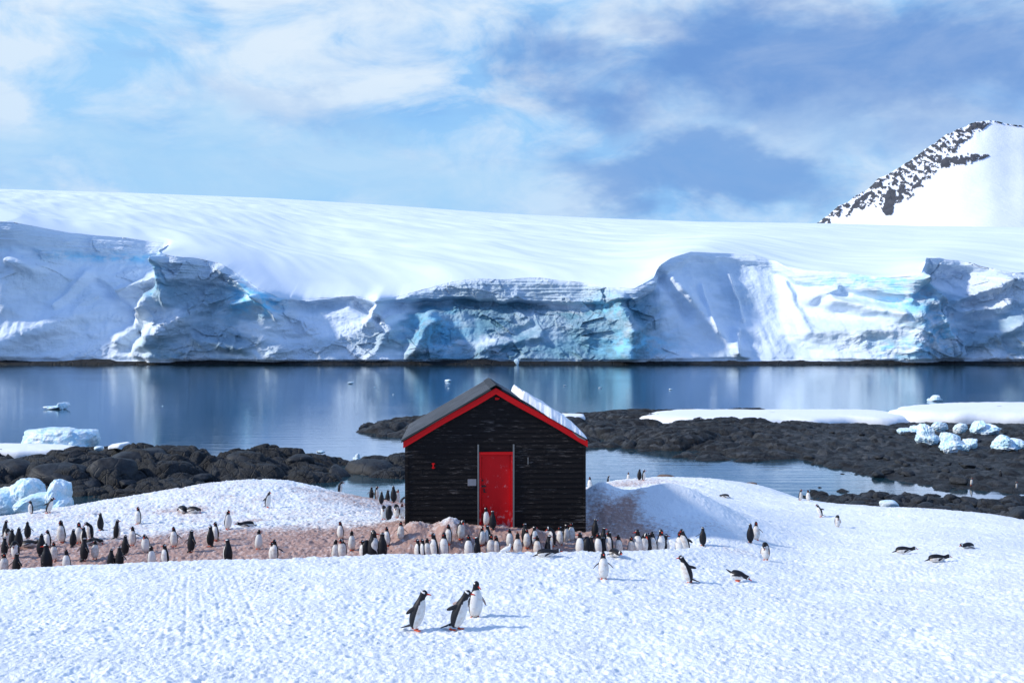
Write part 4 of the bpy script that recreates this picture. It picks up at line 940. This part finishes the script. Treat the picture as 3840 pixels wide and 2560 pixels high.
ledge(2815, 1822, 57, .75, .22, 'small brown rock at the snow edge on the right', 303)
# ------------------------------------------------------------------ penguins
BLK = (.010, .011, .016); WHT = (.80, .80, .78); RED = (.72, .055, .02); ORG = (.72, .10, .03); TAN = (.70, .52, .36)
def loft(P, rx, rn, col, nseg=7, na=44, side=(1, 0, 0), off=None):
    """rings along a spine; rx across, rn towards the belly; col(s, phi)"""
    P = np.array(P, float); m_ = len(P); s = np.linspace(0, m_ - 1, (m_ - 1) * nseg + 1)
    def cr(A):
        A = np.array(A, float); A2 = np.concatenate([2 * A[:1] - A[1:2], A, 2 * A[-1:] - A[-2:-1]]); i = np.minimum(s.astype(int), m_ - 2); f = s - i
        if A.ndim > 1: f = f[:, None]
        a, b, c, d = A2[i], A2[i + 1], A2[i + 2], A2[i + 3]
        return .5 * ((2 * b) + (-a + c) * f + (2 * a - 5 * b + 4 * c - d) * f * f + (-a + 3 * b - 3 * c + d) * f ** 3)
    C_ = cr(P); RX = np.maximum(cr(rx), .002); RN = np.maximum(cr(rn), .002)
    T = np.gradient(C_, axis=0); T /= np.linalg.norm(T, axis=1)[:, None]
    sd = np.array(side, float); X_ = sd[None] - (T @ sd)[:, None] * T; X_ /= np.linalg.norm(X_, axis=1)[:, None]
    B = np.cross(X_, T)
    V, Cc, Fc = [], [], []
    for k in range(len(s)):
        for a in range(na):
            ph = 2 * math.pi * a / na
            V.append(C_[k] + B[k] * math.cos(ph) * RN[k] + X_[k] * math.sin(ph) * RX[k])
            p_ = ph if ph < math.pi else ph - 2 * math.pi
            Cc.append(col(s[k], p_))
    for k in range(len(s) - 1):
        for a in range(na): Fc.append((k * na + a, k * na + (a + 1) % na, (k + 1) * na + (a + 1) % na, (k + 1) * na + a))
    Fc.append(tuple(range(na - 1, -1, -1))); Fc.append(tuple((len(s) - 1) * na + a for a in range(na)))
    return V, Fc, Cc
def c_body(stain, prone=False):
    def f(s, p):
        a = abs(p)
        if s < 6.75:
            lim = 1.42 if s < 4.2 else 1.42 - .38 * (s - 4.2) / 2.3
            if prone: lim += .42
            if s < .35: lim = .9
            topn = 6.35 - .55 * (a / 1.2) ** 2
            if a < lim and s < topn:
                k = max(0, min(1, (2.6 - s) / 2.4)) * stain
                return tuple(w_ * (1 - k) + t_ * k for w_, t_ in zip(WHT, TAN))
            return BLK
        if 8.45 < s < 9.25 and 1.05 < a < 2.75: return (.85, .86, .86)
        return BLK
    return f
BR = [.052, .096, .123, .131, .119, .098, .070, .057, .056, .046, .015]
BN = [.048, .083, .110, .118, .109, .089, .063, .055, .061, .053, .016]
def flip(P0, d_, L, w_, out_dir):
    """flipper: leaves the shoulder P0 along d_, its broad side facing out_dir"""
    P0 = np.array(P0, float); d_ = np.array(d_, float); d_ /= np.linalg.norm(d_); o_ = np.array(out_dir, float); o_ -= d_ * (o_ @ d_); o_ /= np.linalg.norm(o_)
    side = np.cross(d_, o_); bend = -side * .0
    pts = [P0 - d_ * .03, P0 + d_ * L * .15, P0 + d_ * L * .4 + o_ * .006, P0 + d_ * L * .7 + o_ * .004, P0 + d_ * L * .93 - o_ * .006, P0 + d_ * L]
    def col(s, p):
        if abs(abs(p) - math.pi / 2) < .30: return BLK
        inner = abs(p) < math.pi / 2
        return (.55, .42, .38) if (inner and s > .8 and s < 4.6) else BLK
    # belly side of the ring must look away from out_dir: choose the side axis so that cross(side, T) = -out
    return loft(pts, [.022, .03, w_ * .5, w_ * .48, w_ * .30, .008], [.014, .014, .0115, .0105, .0095, .006], col, nseg=6, na=20, side=tuple(np.cross(d_, -o_)))
def penguin_mesh(name, sp, fl, fr, bill, tail=None, feet=True, stain=.25, rscale=None, footx=0.0, hook=None, fb=0.0, foots=None, prone=False):
    rx = list(BR); rn = list(BN)
    if rscale:
        for i, k in rscale.items(): rx[i] *= k; rn[i] *= k
    parts = [loft([(p[2] if len(p) > 2 else 0, p[0], p[1]) for p in sp], rx, rn, c_body(stain, prone))]
    SP = [Vector((p[2] if len(p) > 2 else 0, p[0], p[1])) for p in sp]
    sh = SP[5] * .75 + SP[4] * .25
    ttan = (SP[6] - SP[3]).normalized(); bel = Vector((1, 0, 0)).cross(ttan)
    for sgn, fd in ((-1, fl), (1, fr)):
        if fd is None: continue
        p0 = sh + Vector((sgn * .080, 0, 0)) - bel * .008
        d_ = Vector(fd[0]) if isinstance(fd[0], tuple) else Vector(fd); L = .235; od = fd[1] if isinstance(fd[0], tuple) else (sgn, .15, .1)
        parts.append(flip(p0, d_, L, .072, od))
    hd = SP[8]; bd = Vector(bill).normalized()
    sidev = bd.cross(Vector((0, 0, 1)));
    if sidev.length < .2: sidev = Vector((1, 0, 0))
    b0 = hd + bd * .030
    def cb(s, p): return BLK if (abs(p) > 2.2 and s < 9) or s > 3.4 else RED
    parts.append(loft([b0, b0 + bd * .035, b0 + bd * .065 , b0 + bd * .092 - Vector((0, 0, .002)), b0 + bd * .108 - Vector((0, 0, .008))], [.022, .0145, .0105, .009, .006], [.025, .017, .0125, .010, .006], cb, nseg=5, na=16, side=tuple(sidev.normalized())))
    if tail:
        t0, t1 = Vector(tail[0]), Vector(tail[1]); dd = (t1 - t0)
        parts.append(loft([t0 - dd * .2, t0 + dd * .2, t0 + dd * .6, t1], [.052, .052, .040, .014], [.026, .020, .013, .007], lambda s, p: BLK, nseg=5, na=18))
    if feet:
        fx = foots or ((-.048, 0.0), (.048, 0.0))
        for (x_, y_) in fx:
            base = Vector((x_, sp[0][0] + fb + y_, .012))
            for da in (-.38, 0, .38):
                tip = base + Vector((math.sin(da) * .085, -math.cos(da) * .085, -.004))
                parts.append(loft([base + Vector((0, .03, .006)), base, base * .4 + tip * .6, tip], [.016, .017, .013, .007], [.012, .013, .010, .006], lambda s, p: ORG, nseg=3, na=12))
            parts.append(loft([base + Vector((0, .015, -.004)), base + Vector((0, .02, .03)), base + Vector((0, .02, .06))], [.02, .02, .03], [.022, .02, .03], lambda s, p: ORG if s < .9 else WHT, nseg=3, na=12))
    V, Fc, Cc = [], [], []
    for v_, f_, c_ in parts:
        o_ = len(V); V += v_; Cc += c_; Fc += [tuple(i + o_ for i in f) for f in f_]
    me = pymesh(name, V, Fc); o = bpy.data.objects.new(name, me); S.collection.objects.link(o)
    rm = o.modifiers.new('r', 'REMESH'); rm.mode = 'VOXEL'; rm.voxel_size = .0062; rm.adaptivity = 0
    bpy.context.view_layer.update()
    dg = bpy.context.evaluated_depsgraph_get(); me2 = bpy.data.meshes.new_from_object(o.evaluated_get(dg))
    bpy.data.objects.remove(o); bpy.data.meshes.remove(me)
    me2.name = name
    kd = kdtree.KDTree(len(V))
    for i, v in enumerate(V): kd.insert(v, i)
    kd.balance()
    ca = me2.color_attributes.new('col', 'FLOAT_COLOR', 'POINT')
    buf = np.ones((len(me2.vertices), 4), np.float32)
    for i, v in enumerate(me2.vertices): buf[i, :3] = Cc[kd.find(v.co)[1]]
    ca.data.foreach_set('color', buf.ravel())
    me2.polygons.foreach_set('use_smooth', [True] * len(me2.polygons))
    me2.materials.clear(); me2.materials.append(M_PENG)
    return me2
STD = [(.035,.035),(.032,.085),(.015,.165),(.004,.265),(.0,.365),(.004,.45),(.006,.52),(.0,.575),(-.010,.622),(-.016,.660),(-.018,.690)]
DN = ((-.10, .10, -1), (.10, .10, -1))      # flippers hanging
TL = ((0, .09, .07), (0, .20, .012))
POSE = {}
def pose(k, h, *a, **kw): POSE[k] = (penguin_mesh('penguin', *a, **kw), h)
pose('S', .69, STD, (-.26, .10, -1), (.22, .10, -1), (0, -1, -.05), TL)
pose('St', .69, STD, (-.26, .10, -1), (.16, .10, -1), (.35, -1, -.15), TL, stain=.9)
pose('SR', .69, STD, (-.16, .10, -1), (.22, .15, -1), (.95, -.45, -.05), TL)            # head to its own left (viewer's right)
pose('SL', .69, STD, (-.22, .15, -1), (.16, .10, -1), (-.95, -.45, -.08), TL)
pose('W', .69, STD, (-.80, .25, -.75), (.80, .25, -.75), (.1, -1, -.05), TL)
pose('Wr', .69, STD, (-.20, .1, -1), (1.0, .25, -.45), (-.6, -.8, -.05), TL)
pose('N', .74, STD[:6] + [(.006,.525),(.0,.585),(-.004,.64),(-.004,.680),(-.002,.712)], (-.25, .1, -1), (.25, .1, -1), (0, -.35, 1), TL)
pose('F', .62, STD[:5] + [(-.012,.445),(-.045,.505),(-.085,.545),(-.125,.565),(-.155,.570),(-.180,.568)], (-.25, .25, -1), (.25, .25, -1), (0, -.8, -.7), TL)
pose('P', .56, STD[:5] + [(-.006,.44),(-.045,.500),(-.100,.510),(-.135,.465),(-.145,.425),(-.145,.395)], (-.3, -.25, -1), (.3, -.25, -1), (0, .25, -1), TL, rscale={6: 1.15, 7: 1.1})
pose('K', .70, [(.060,.045),(.058,.095),(.038,.175),(.014,.270),(-.012,.365),(-.035,.45),(-.052,.52),(-.070,.575),(-.092,.620),(-.105,.652),(-.112,.680)], ((-.22, .80, -.62)), ((.30, .85, -.55)), (0, -1, -.06), ((0, .10, .09), (0, .31, .012)), foots=((-.045, -.05), (.045, .03)))
pose('K2', .70, [(.075,.045),(.072,.095),(.046,.175),(.012,.270),(-.024,.360),(-.056,.44),(-.082,.505),(-.108,.555),(-.138,.595),(-.155,.624),(-.166,.650)], ((-.22, 1.0, -.36)), ((.30, .9, -.2)), (0, -1, -.10), ((0, .12, .10), (0, .35, .010)), foots=((-.045, .06), (.045, -.05)))
pose('K3', .70, STD, ((-.3, .3, -1)), ((.55, -.1, -.9)), (.35, -.85, -.45), ((0, .09, .07), (0, .20, .012)), foots=((-.065, .0), (.065, -.02)), stain=.5)
pose('L', .27, [(.30,.085),(.27,.09),(.20,.105),(.10,.115),(.0,.120),(-.09,.125),(-.17,.140),(-.23,.160),(-.28,.178),(-.315,.180),(-.345,.172)], ((-.75, .75, -.25), (-.3, 0, 1)), ((.75, .75, -.25), (.3, 0, 1)), (0, -1, -.25), ((0, .30, .07), (0, .43, .02)), feet=False, prone=True)
pose('LS', .25, [(.27,.085),(.25,.09),(.19,.105),(.10,.120),(.0,.128),(-.09,.128),(-.15,.132),(-.19,.135),(-.20,.115),(-.205,.09),(-.205,.065)], ((-.65, .9, -.25), (-.3, 0, 1)), ((.65, .9, -.25), (.3, 0, 1)), (0, -.35, -1), ((0, .27, .07), (0, .37, .03)), feet=False, prone=True)
pose('B', .34, [(.20,.20),(.18,.19),(.12,.17),(.04,.155),(-.03,.15),(-.09,.145),(-.14,.14),(-.18,.13),(-.215,.115),(-.235,.10),(-.25,.085)], ((-.5, .9, .1), (-.3, 0, 1)), ((.5, .9, .25), (.3, 0, 1)), (0, -1, -.6), ((0, .20, .20), (0, .33, .27)), feet=True, fb=-.15, prone=True)

ZONES = {'A': (0, 1700, 3.484), 'B': (600, 1780, 4.612), 'C': (1180, 1820, 4.523), 'D': (1660, 1880, 4.523), 'E': (2140, 1740, 4.055), 'Q': (2180, 2000, 3.267), 'R': (2660, 1780, 1.993), 'T': (1400, 2050, 4.276)}
ZMIN = {'A': 26.0, 'B': 26.0, 'C': 25.9, 'D': 25.9, 'E': 26.3, 'Q': 10, 'R': 12, 'T': 10}
LIST = """
T 710 660 1335 K 72 0|large penguin striding right alone in the foreground snow, leftmost of the front three
T 1390 635 1330 K2 72 0|large forward leaning penguin overlapping a standing one in the foreground snow
T 1640 525 1145 K3 25 0|large penguin facing the camera behind the leaning one, rightmost of the front three
Q 275 215 562 W 0 0|white fronted penguin with both flippers spread on the snow before the colony
Q 1285 235 605 K2 -75 0|black backed penguin walking left with a flipper stretched behind it
Q 1930 415 580 B 62 0|hunched penguin bent towards the right on the open snow
Q 2255 105 325 P -35 0|preening penguin with hidden head below the standing pair on the right
D 1790 800 935 L 88 0|long black penguin lying on its belly at the front edge of the hollow
E 690 1310 1415 L 18 0|penguin lying with its head towards the camera behind the spread flipper one
R 110 140 172 LS -100 0|dark penguin lying alone high on the right snow slope
R 682 105 190 S 30 0|left penguin of a pair at the far right snow edge, facing its partner
R 740 110 196 S -25 0|right penguin of a pair at the far right snow edge
R 825 210 312 K2 -72 0|small penguin leaning left with raised flipper on the right slope
R 960 305 392 P -5 0|penguin with its head tucked away, alone on the right slope
R 305 360 502 S 172 0|black backed penguin of a touching pair right of the hollow
R 352 345 488 W -10 0|white fronted penguin of a touching pair right of the hollow
R 1465 525 585 L 82 0|left one of three penguins lying on the right snow, head to the right
R 1715 585 648 L 88 0|nearest of three penguins lying on the right snow
R 1922 495 556 L -58 0|rightmost of three lying penguins, head to the left
R 1958 30 92 S 12 70.5|penguin standing at the water edge of the beach, reddish feet, left of three
R 2178 5 62 S 170 73|dark penguin standing on the beach, highest of the three at right
R 2294 60 108 S 35 69|penguin on a shore stone near the right picture edge
A 70 880 1080 SL 140 0|dark backed penguin at the left edge, head turned right, topmost there
A 365 885 1105 W 195 0|black backed penguin with flippers half open near the left edge
A 240 960 1240 S 190 0|black backed penguin in front of the half open flippers one, left side
A 95 1035 1190 P 15 0|white shouldered penguin with head down at the left edge
A 65 1090 1330 W 165 0|dark penguin with one flipper out at the left edge, below the white shouldered one
A 165 1070 1215 S 178 0|small dark penguin half hidden in the left edge cluster
A 198 1205 1370 P -10 0|penguin with bowed head and creamy breast in the left edge cluster
A 50 1290 1510 S 25 0|white fronted penguin cut by the snow crest at the far left
A 222 1290 1510 W 168 0|dark penguin behind the snow crest second from the left edge
A 395 1110 1215 L 88 0|penguin lying on the stained snow near the left edge, head to the right
A 400 610 788 S -28 0|white fronted penguin standing before the tilted iceberg
A 650 550 775 K2 78 0|penguin with a flipper stretched back standing before the tilted iceberg
A 800 865 1165 S -8 0|upright white fronted penguin with dark shoulders, left of the brown hollow
A 535 1040 1330 S 192 0|broad black back left of a white fronted penguin, left colony
A 622 1025 1225 S -22 0|white fronted penguin standing right behind a broad black back
A 612 1170 1475 SR 222 0|tall black backed penguin with red bill pointing left, near the left crest
A 707 1155 1400 S 14 0|slim white fronted penguin right of the tall black back with red bill
A 957 980 1215 S 176 0|black backed penguin seen from behind left of a creamy breasted one
A 1030 892 1170 St 6 0|creamy breasted penguin facing the camera in the left colony
A 1175 925 1120 F -55 0|bowing penguin turned left behind two others in the left colony
A 1095 980 1180 S -95 0|penguin in profile between the bowing one and a black back
A 1112 1090 1400 W 155 0|black backed penguin with flipper out and white chest edge, left colony middle
A 1240 1165 1378 SL 22 0|stout white fronted penguin leaning next to a black backed one
A 1250 1100 1190 LS 92 0|small dark penguin lying behind the stout white fronted one
A 1308 768 1002 S -118 0|dark penguin turned left on the upper pale snow of the left colony
A 1530 855 1115 Wr 128 0|dark penguin looking right with one flipper far out, left colony
A 1800 690 922 St -18 0|creamy fronted penguin alone on pale snow above the left colony
A 1725 948 1200 Wr -2 0|white fronted penguin with a flipper pointing right, left colony
A 1642 1060 1325 W 164 0|black back directly below the white front with the pointing flipper
A 1900 1055 1300 F 4 0|white fronted penguin looking down at its breast, left colony right part
A 1983 1198 1418 SR 34 0|left penguin of a facing pair at the crest, turned right
A 2155 1178 1408 SL -34 0|right penguin of a facing pair at the crest, turned left
A 870 1238 1465 N 2 0|white fronted penguin with bill pointing straight up at the crest
A 1452 1238 1435 S 172 0|dark penguin seen from behind at the crest, left of one with open flippers
A 1562 1208 1435 W 182 0|dark penguin from behind with both flippers open at the crest
B 245 890 1240 W -6 0|grey fronted penguin with both flippers spread wide, centre of the left colony
B 550 945 1330 W 152 0|black backed penguin with flippers slightly open, head up to the right
B 862 870 1232 S -128 0|big black back beside a white fronted penguin, both looking left
B 955 808 1138 S -28 0|white fronted penguin right of a big black back, looking left
B 1178 600 940 S 42 0|penguin with dark turned head and bright right flank on pale snow
B 1478 780 905 L -62 0|small penguin lying on pale snow, head to the left, middle left
B 1172 1095 1452 S -122 0|black backed penguin at the crest alone, thin red bill to the left
B 1700 942 1290 SR 22 0|white fronted penguin looking right, alone near the crest
B 1972 1108 1425 Wr -22 0|rear penguin of an overlapping pair at the crest, flipper to the right
B 1935 1178 1430 S -42 0|front penguin of an overlapping pair at the crest, red bill to the left
B 1872 270 562 K 58 0|lone penguin walking right near the top of the left snow ridge
B 378 495 640 LS -140 0|left one of two sleeping penguins side by side on the upper left snow
B 600 530 658 LS 70 0|right one of two sleeping penguins side by side on the upper left snow
C 430 82 205 F 95 45.5|small dark penguin peeking over the snow edge left of the shed
C 440 625 910 St -18 0|creamy fronted penguin above a pair, left of the brown hollow centre
C 345 908 1195 SR 24 0|left penguin of two shoulder to shoulder at the crest
C 462 888 1190 F -8 0|right penguin of two shoulder to shoulder at the crest, bill on its breast
C 632 782 1098 N 12 0|white fronted penguin leaning back with bill up near the hollow centre
C 815 942 1172 S -55 0|penguin with pale throat left of the largest white front, at the crest
C 862 1018 1175 P 158 0|crouched dark back against the largest white front, at the crest
C 985 722 1130 S 168 0|dark penguin standing behind the largest white front
C 1000 765 1172 SR 14 0|largest white fronted penguin of the hollow, red bill to its right
C 1145 790 1155 S 172 0|tall dark back touching the largest white front on its right
C 1222 700 1028 S -20 0|white fronted penguin behind the tall dark back, looking left
C 1457 610 928 W 4 0|penguin facing the camera with flippers held away, alone on brown ground
C 1745 928 1172 S -62 0|leftmost penguin of the row below the left wall of the shed
C 1832 898 1165 S -58 0|second penguin of the row below the left wall of the shed
C 1905 885 1165 SR 2 0|third penguin of the row, half hidden, below the left wall of the shed
C 2022 800 1165 SL -38 0|bright tall penguin with red bill pointing left in the row before the shed
C 2190 790 1132 S -14 0|creamy fronted penguin right of the bright tall one before the shed
C 2262 648 1000 S -28 0|penguin standing higher behind the creamy fronted one before the shed
C 968 170 395 W 150 45|dark penguin with open flipper, leftmost of the cluster beside the shed
C 1060 190 425 S 62 44|second penguin from the left in the cluster beside the shed
C 1130 262 475 S 178 41|black back low in the left part of the cluster beside the shed
C 1172 125 340 S -48 48|white flanked penguin high in the cluster beside the shed
C 1238 138 390 S 140 46|black back right of the white flanked one in the cluster
C 1382 60 270 K 112 50|topmost penguin of the cluster beside the shed, leaning right
C 1482 158 360 F 98 47|dark penguin bending right, close to the shed wall
C 1345 200 485 S 182 43|tall black back in the right part of the cluster beside the shed
C 1402 190 435 F 20 45|penguin with pinkish front in the cluster beside the shed
C 1490 345 545 S 8 36|white fronted penguin touching the left shed wall
C 1388 428 560 P -22 36|crouching white fronted penguin left of the one at the shed wall
C 1262 428 605 P 160 34.5|bent black penguin lowest in the cluster beside the shed
C 1168 418 605 P -4 35|white breasted penguin with lowered head at the foot of the cluster
D 315 368 650 F 28 0|penguin looking down with bright right side, before the left snow mound
D 440 558 875 S -2 0|white fronted penguin left of a dark sided one, before the shed door
D 580 588 872 S -122 0|dark sided penguin with white edge left, before the shed door
D 672 468 745 S 36 0|leaning dark penguin behind the pair, just left below the door
D 770 398 735 SL -68 0|tall slim penguin with white flank right below the door
D 812 550 855 S 8 0|left penguin of two touching bills below the door
D 902 568 862 S -26 0|right penguin of two touching bills below the door
D 742 135 408 SR 30 0|left penguin of the pair standing at the red door
D 850 180 470 S 188 0|black backed penguin of the pair standing at the red door
D 1140 490 785 SL -12 0|white fronted penguin beside the small white bird, looking left
D 1270 508 830 N -2 0|stout creamy penguin with bill raised right of the door
D 1400 362 692 SR 150 0|dark penguin standing tall before the right snow mound
D 1432 498 805 S 2 0|creamy fronted penguin below the dark tall one at the right mound
D 1562 452 762 SR 38 0|penguin looking right before the right snow mound
D 1612 568 862 SL -18 0|penguin with bright red bill left, above the long lying one
D 1790 560 822 S 105 0|dark penguin with white right edge above the long lying one
D 1852 508 765 F -72 0|bowing penguin turned left behind the lying one, under the right wall
D 1992 452 742 S -32 0|slanting white fronted penguin before the right wall of the shed
D 2088 385 700 SR 42 0|left penguin of a white pair before the right wall of the shed
D 2190 368 682 S -12 0|right penguin of a white pair before the right wall of the shed
E 145 1035 1325 SL -18 0|penguin with red bill at the right corner of the shed, near the crest
E 240 1110 1310 P 165 0|bent grey black penguin right of the shed corner
E 305 1085 1300 S 160 0|dark back next to the bent penguin right of the shed corner
E 368 890 1112 Wr 155 0|dark flippered penguin with pale nape, standing back right of the shed
E 412 1030 1302 S -28 0|white fronted penguin in the crowd right of the shed
E 500 948 1255 SL 130 0|tallest dark penguin of the crowd right of the shed, head up
E 572 1008 1305 S -50 0|penguin with grey nape right of the tallest of the crowd
E 502 1100 1318 S 178 0|black back in front of the tallest of the crowd
E 738 1065 1318 SL -16 0|cream and white penguin with dark sides, alone right of the crowd
E 250 1232 1322 LS 78 0|penguin lying low at the crest right of the shed corner
E 915 1092 1318 S 2 0|short white fronted penguin left of a big white front at the crest
E 1022 988 1318 SL -8 0|big bright white fronted penguin at the crest, head turned left
E 1122 1028 1310 F 18 0|dark penguin with spotted throat right of the big bright one
E 1172 1040 1305 S 168 0|black back squeezed between two white fronts at the crest
E 1248 1018 1302 SL -26 0|white fronted penguin with red bill left, right part of the row
E 1382 985 1285 S 10 0|penguin standing behind another at the right end of the row
E 1364 1045 1300 S -6 0|front penguin of the overlapping ones at the right end of the row
E 1452 1055 1290 S 88 0|last penguin of the row, turned right in profile
E 1648 1018 1330 St -34 0|orange bellied penguin leaning on a bigger one right of the row
E 1735 962 1362 K -40 0|big penguin with long tail behind the orange bellied one
E 2008 970 1235 Wr 178 0|dark penguin from behind with a flipper out to the side, in the blue hollow
E 290 168 362 S -18 52|small white fronted penguin on the ridge right beside the shed wall
E 572 178 275 S 92 61|small dark headed penguin half hidden behind the far ridge
E 878 150 290 S -6 61|small penguin half hidden behind the far ridge, nearer the middle
E 1112 78 248 S 58 0|small tall penguin turned right on the far snow ridge
E 1046 228 388 F 165 56|small black backed penguin bowing on the far snow ridge
"""
dprint = print
seen = set(); NP = 0
for ln in LIST.strip().splitlines():
    dat, lb = ln.split('|'); zn, xc, yt_, yb_, ps, yaw, dg_ = dat.split()
    xc, yt_, yb_, yaw, dg_ = float(xc), float(yt_), float(yb_), float(yaw), float(dg_)
    ox, oy, k = ZONES[zn]; X_ = ox + xc / k; Yt_ = oy + yt_ / k; Yb_ = oy + yb_ / k
    me, H = POSE[ps]
    beach = zn == 'R' and xc > 1930 and yb_ < 120
    fn = Tm if beach else (terrain if zn in 'QRT' or (zn == 'D' and ps == 'L') or (zn == 'E' and ps == 'L' and yb_ > 1350) else zback)
    cy = float(np.interp(X_, [0, 350, 640, 1000, 1500, 2150, 2560], [2137, 2116, 2101, 2085, 2076, 2068, 2062]))
    if fn is zback and X_ < 2570 and Yb_ > cy - 10 and ps != 'LS': Yb_ = max(Yb_, cy + 20)
    zmin = ZMIN[zn] if fn is not terrain else 10
    d_ = dg_ if dg_ else hit(fn, X_, Yb_, zmin, 82)
    if d_ is None: dprint('NOHIT', lb); d_ = 30
    x = (X_ - 1920) / F * d_; z = float((Tm if beach else terrain)(np.array([x]), np.array([d_]))[0])
    s_ = (Yb_ - Yt_) * d_ / F / H
    s_c = min(1.16, max(.78, s_)) if ps not in ('L', 'LS', 'P', 'B', 'F') else min(1.08, max(.9, s_))
    if zn == 'T': s_c = s_
    o = bpy.data.objects.new('penguin', me); S.collection.objects.link(o)
    o.location = (x, d_, max(z, .02) - .006); o.rotation_euler = (random.Random(NP).uniform(-.03, .03), random.Random(NP + 500).uniform(-.04, .04), math.radians(yaw)); o.scale = (s_c,) * 3
    tag(o, 'penguin, ' + lb if 'penguin' not in lb else lb, 'penguin', 'penguins around the shed')
    if lb in seen: dprint('DUP', lb)
    seen.add(lb); NP += 1
    if len(('penguin, ' + lb if 'penguin' not in lb else lb).split()) > 16: dprint('LONG', lb)
    if not (.8 < s_ < 1.3) : dprint('scale %.2f d %.1f %s %s' % (s_, d_, ps, lb))
dprint('penguins', NP)
# the small white bird at the crest
X_, Yb_ = 1660 + 1080 / 4.523, 1880 + 865 / 4.523
d_ = hit(terrain, X_, Yb_, 15, 40) or 25.4
wb = [(.0,.10),(.0,.10),(.0,.10)]
def wcol(s, p): return (.84, .84, .84)
parts = [loft([(-.16, 0, .045), (-.10, 0, .065), (-.02, 0, .085), (.05, 0, .105), (.085, 0, .14), (.095, 0, .175), (.10, 0, .205), (.103, 0, .225)], [.012, .035, .058, .060, .040, .028, .028, .010], [.008, .03, .055, .060, .040, .028, .028, .010], wcol, na=20, side=(0, 1, 0)),
         loft([(.115, 0, .19), (.14, 0, .185), (.155, 0, .18)], [.010, .008, .003], [.010, .008, .003], lambda s, p: (.3, .25, .2), na=10, side=(0, 1, 0))]
for sg in (-.02, .02): parts.append(loft([(0, sg, .05), (.005, sg, .02), (.02, sg, .0)], [.006, .005, .008], [.006, .005, .008], lambda s, p: (.12, .12, .14), na=8, side=(0, 1, 0)))
V, Fc, Cc = [], [], []
for v_, f_, c_ in parts:
    o_ = len(V); V += v_; Cc += c_; Fc += [tuple(i + o_ for i in f) for f in f_]
me = pymesh('white_bird', V, Fc); ca = me.color_attributes.new('col', 'FLOAT_COLOR', 'POINT'); buf = np.ones((len(V), 4), np.float32); buf[:, :3] = np.array(Cc); ca.data.foreach_set('color', buf.ravel())
o = link('white_bird', me, M_PENG); x = (X_ - 1920) / F * d_; o.location = (x, d_, float(terrain(np.array([x]), np.array([d_]))[0])); o.rotation_euler = (0, 0, .2)
tag(o, 'small white bird standing at the snow crest among the penguins', 'bird')
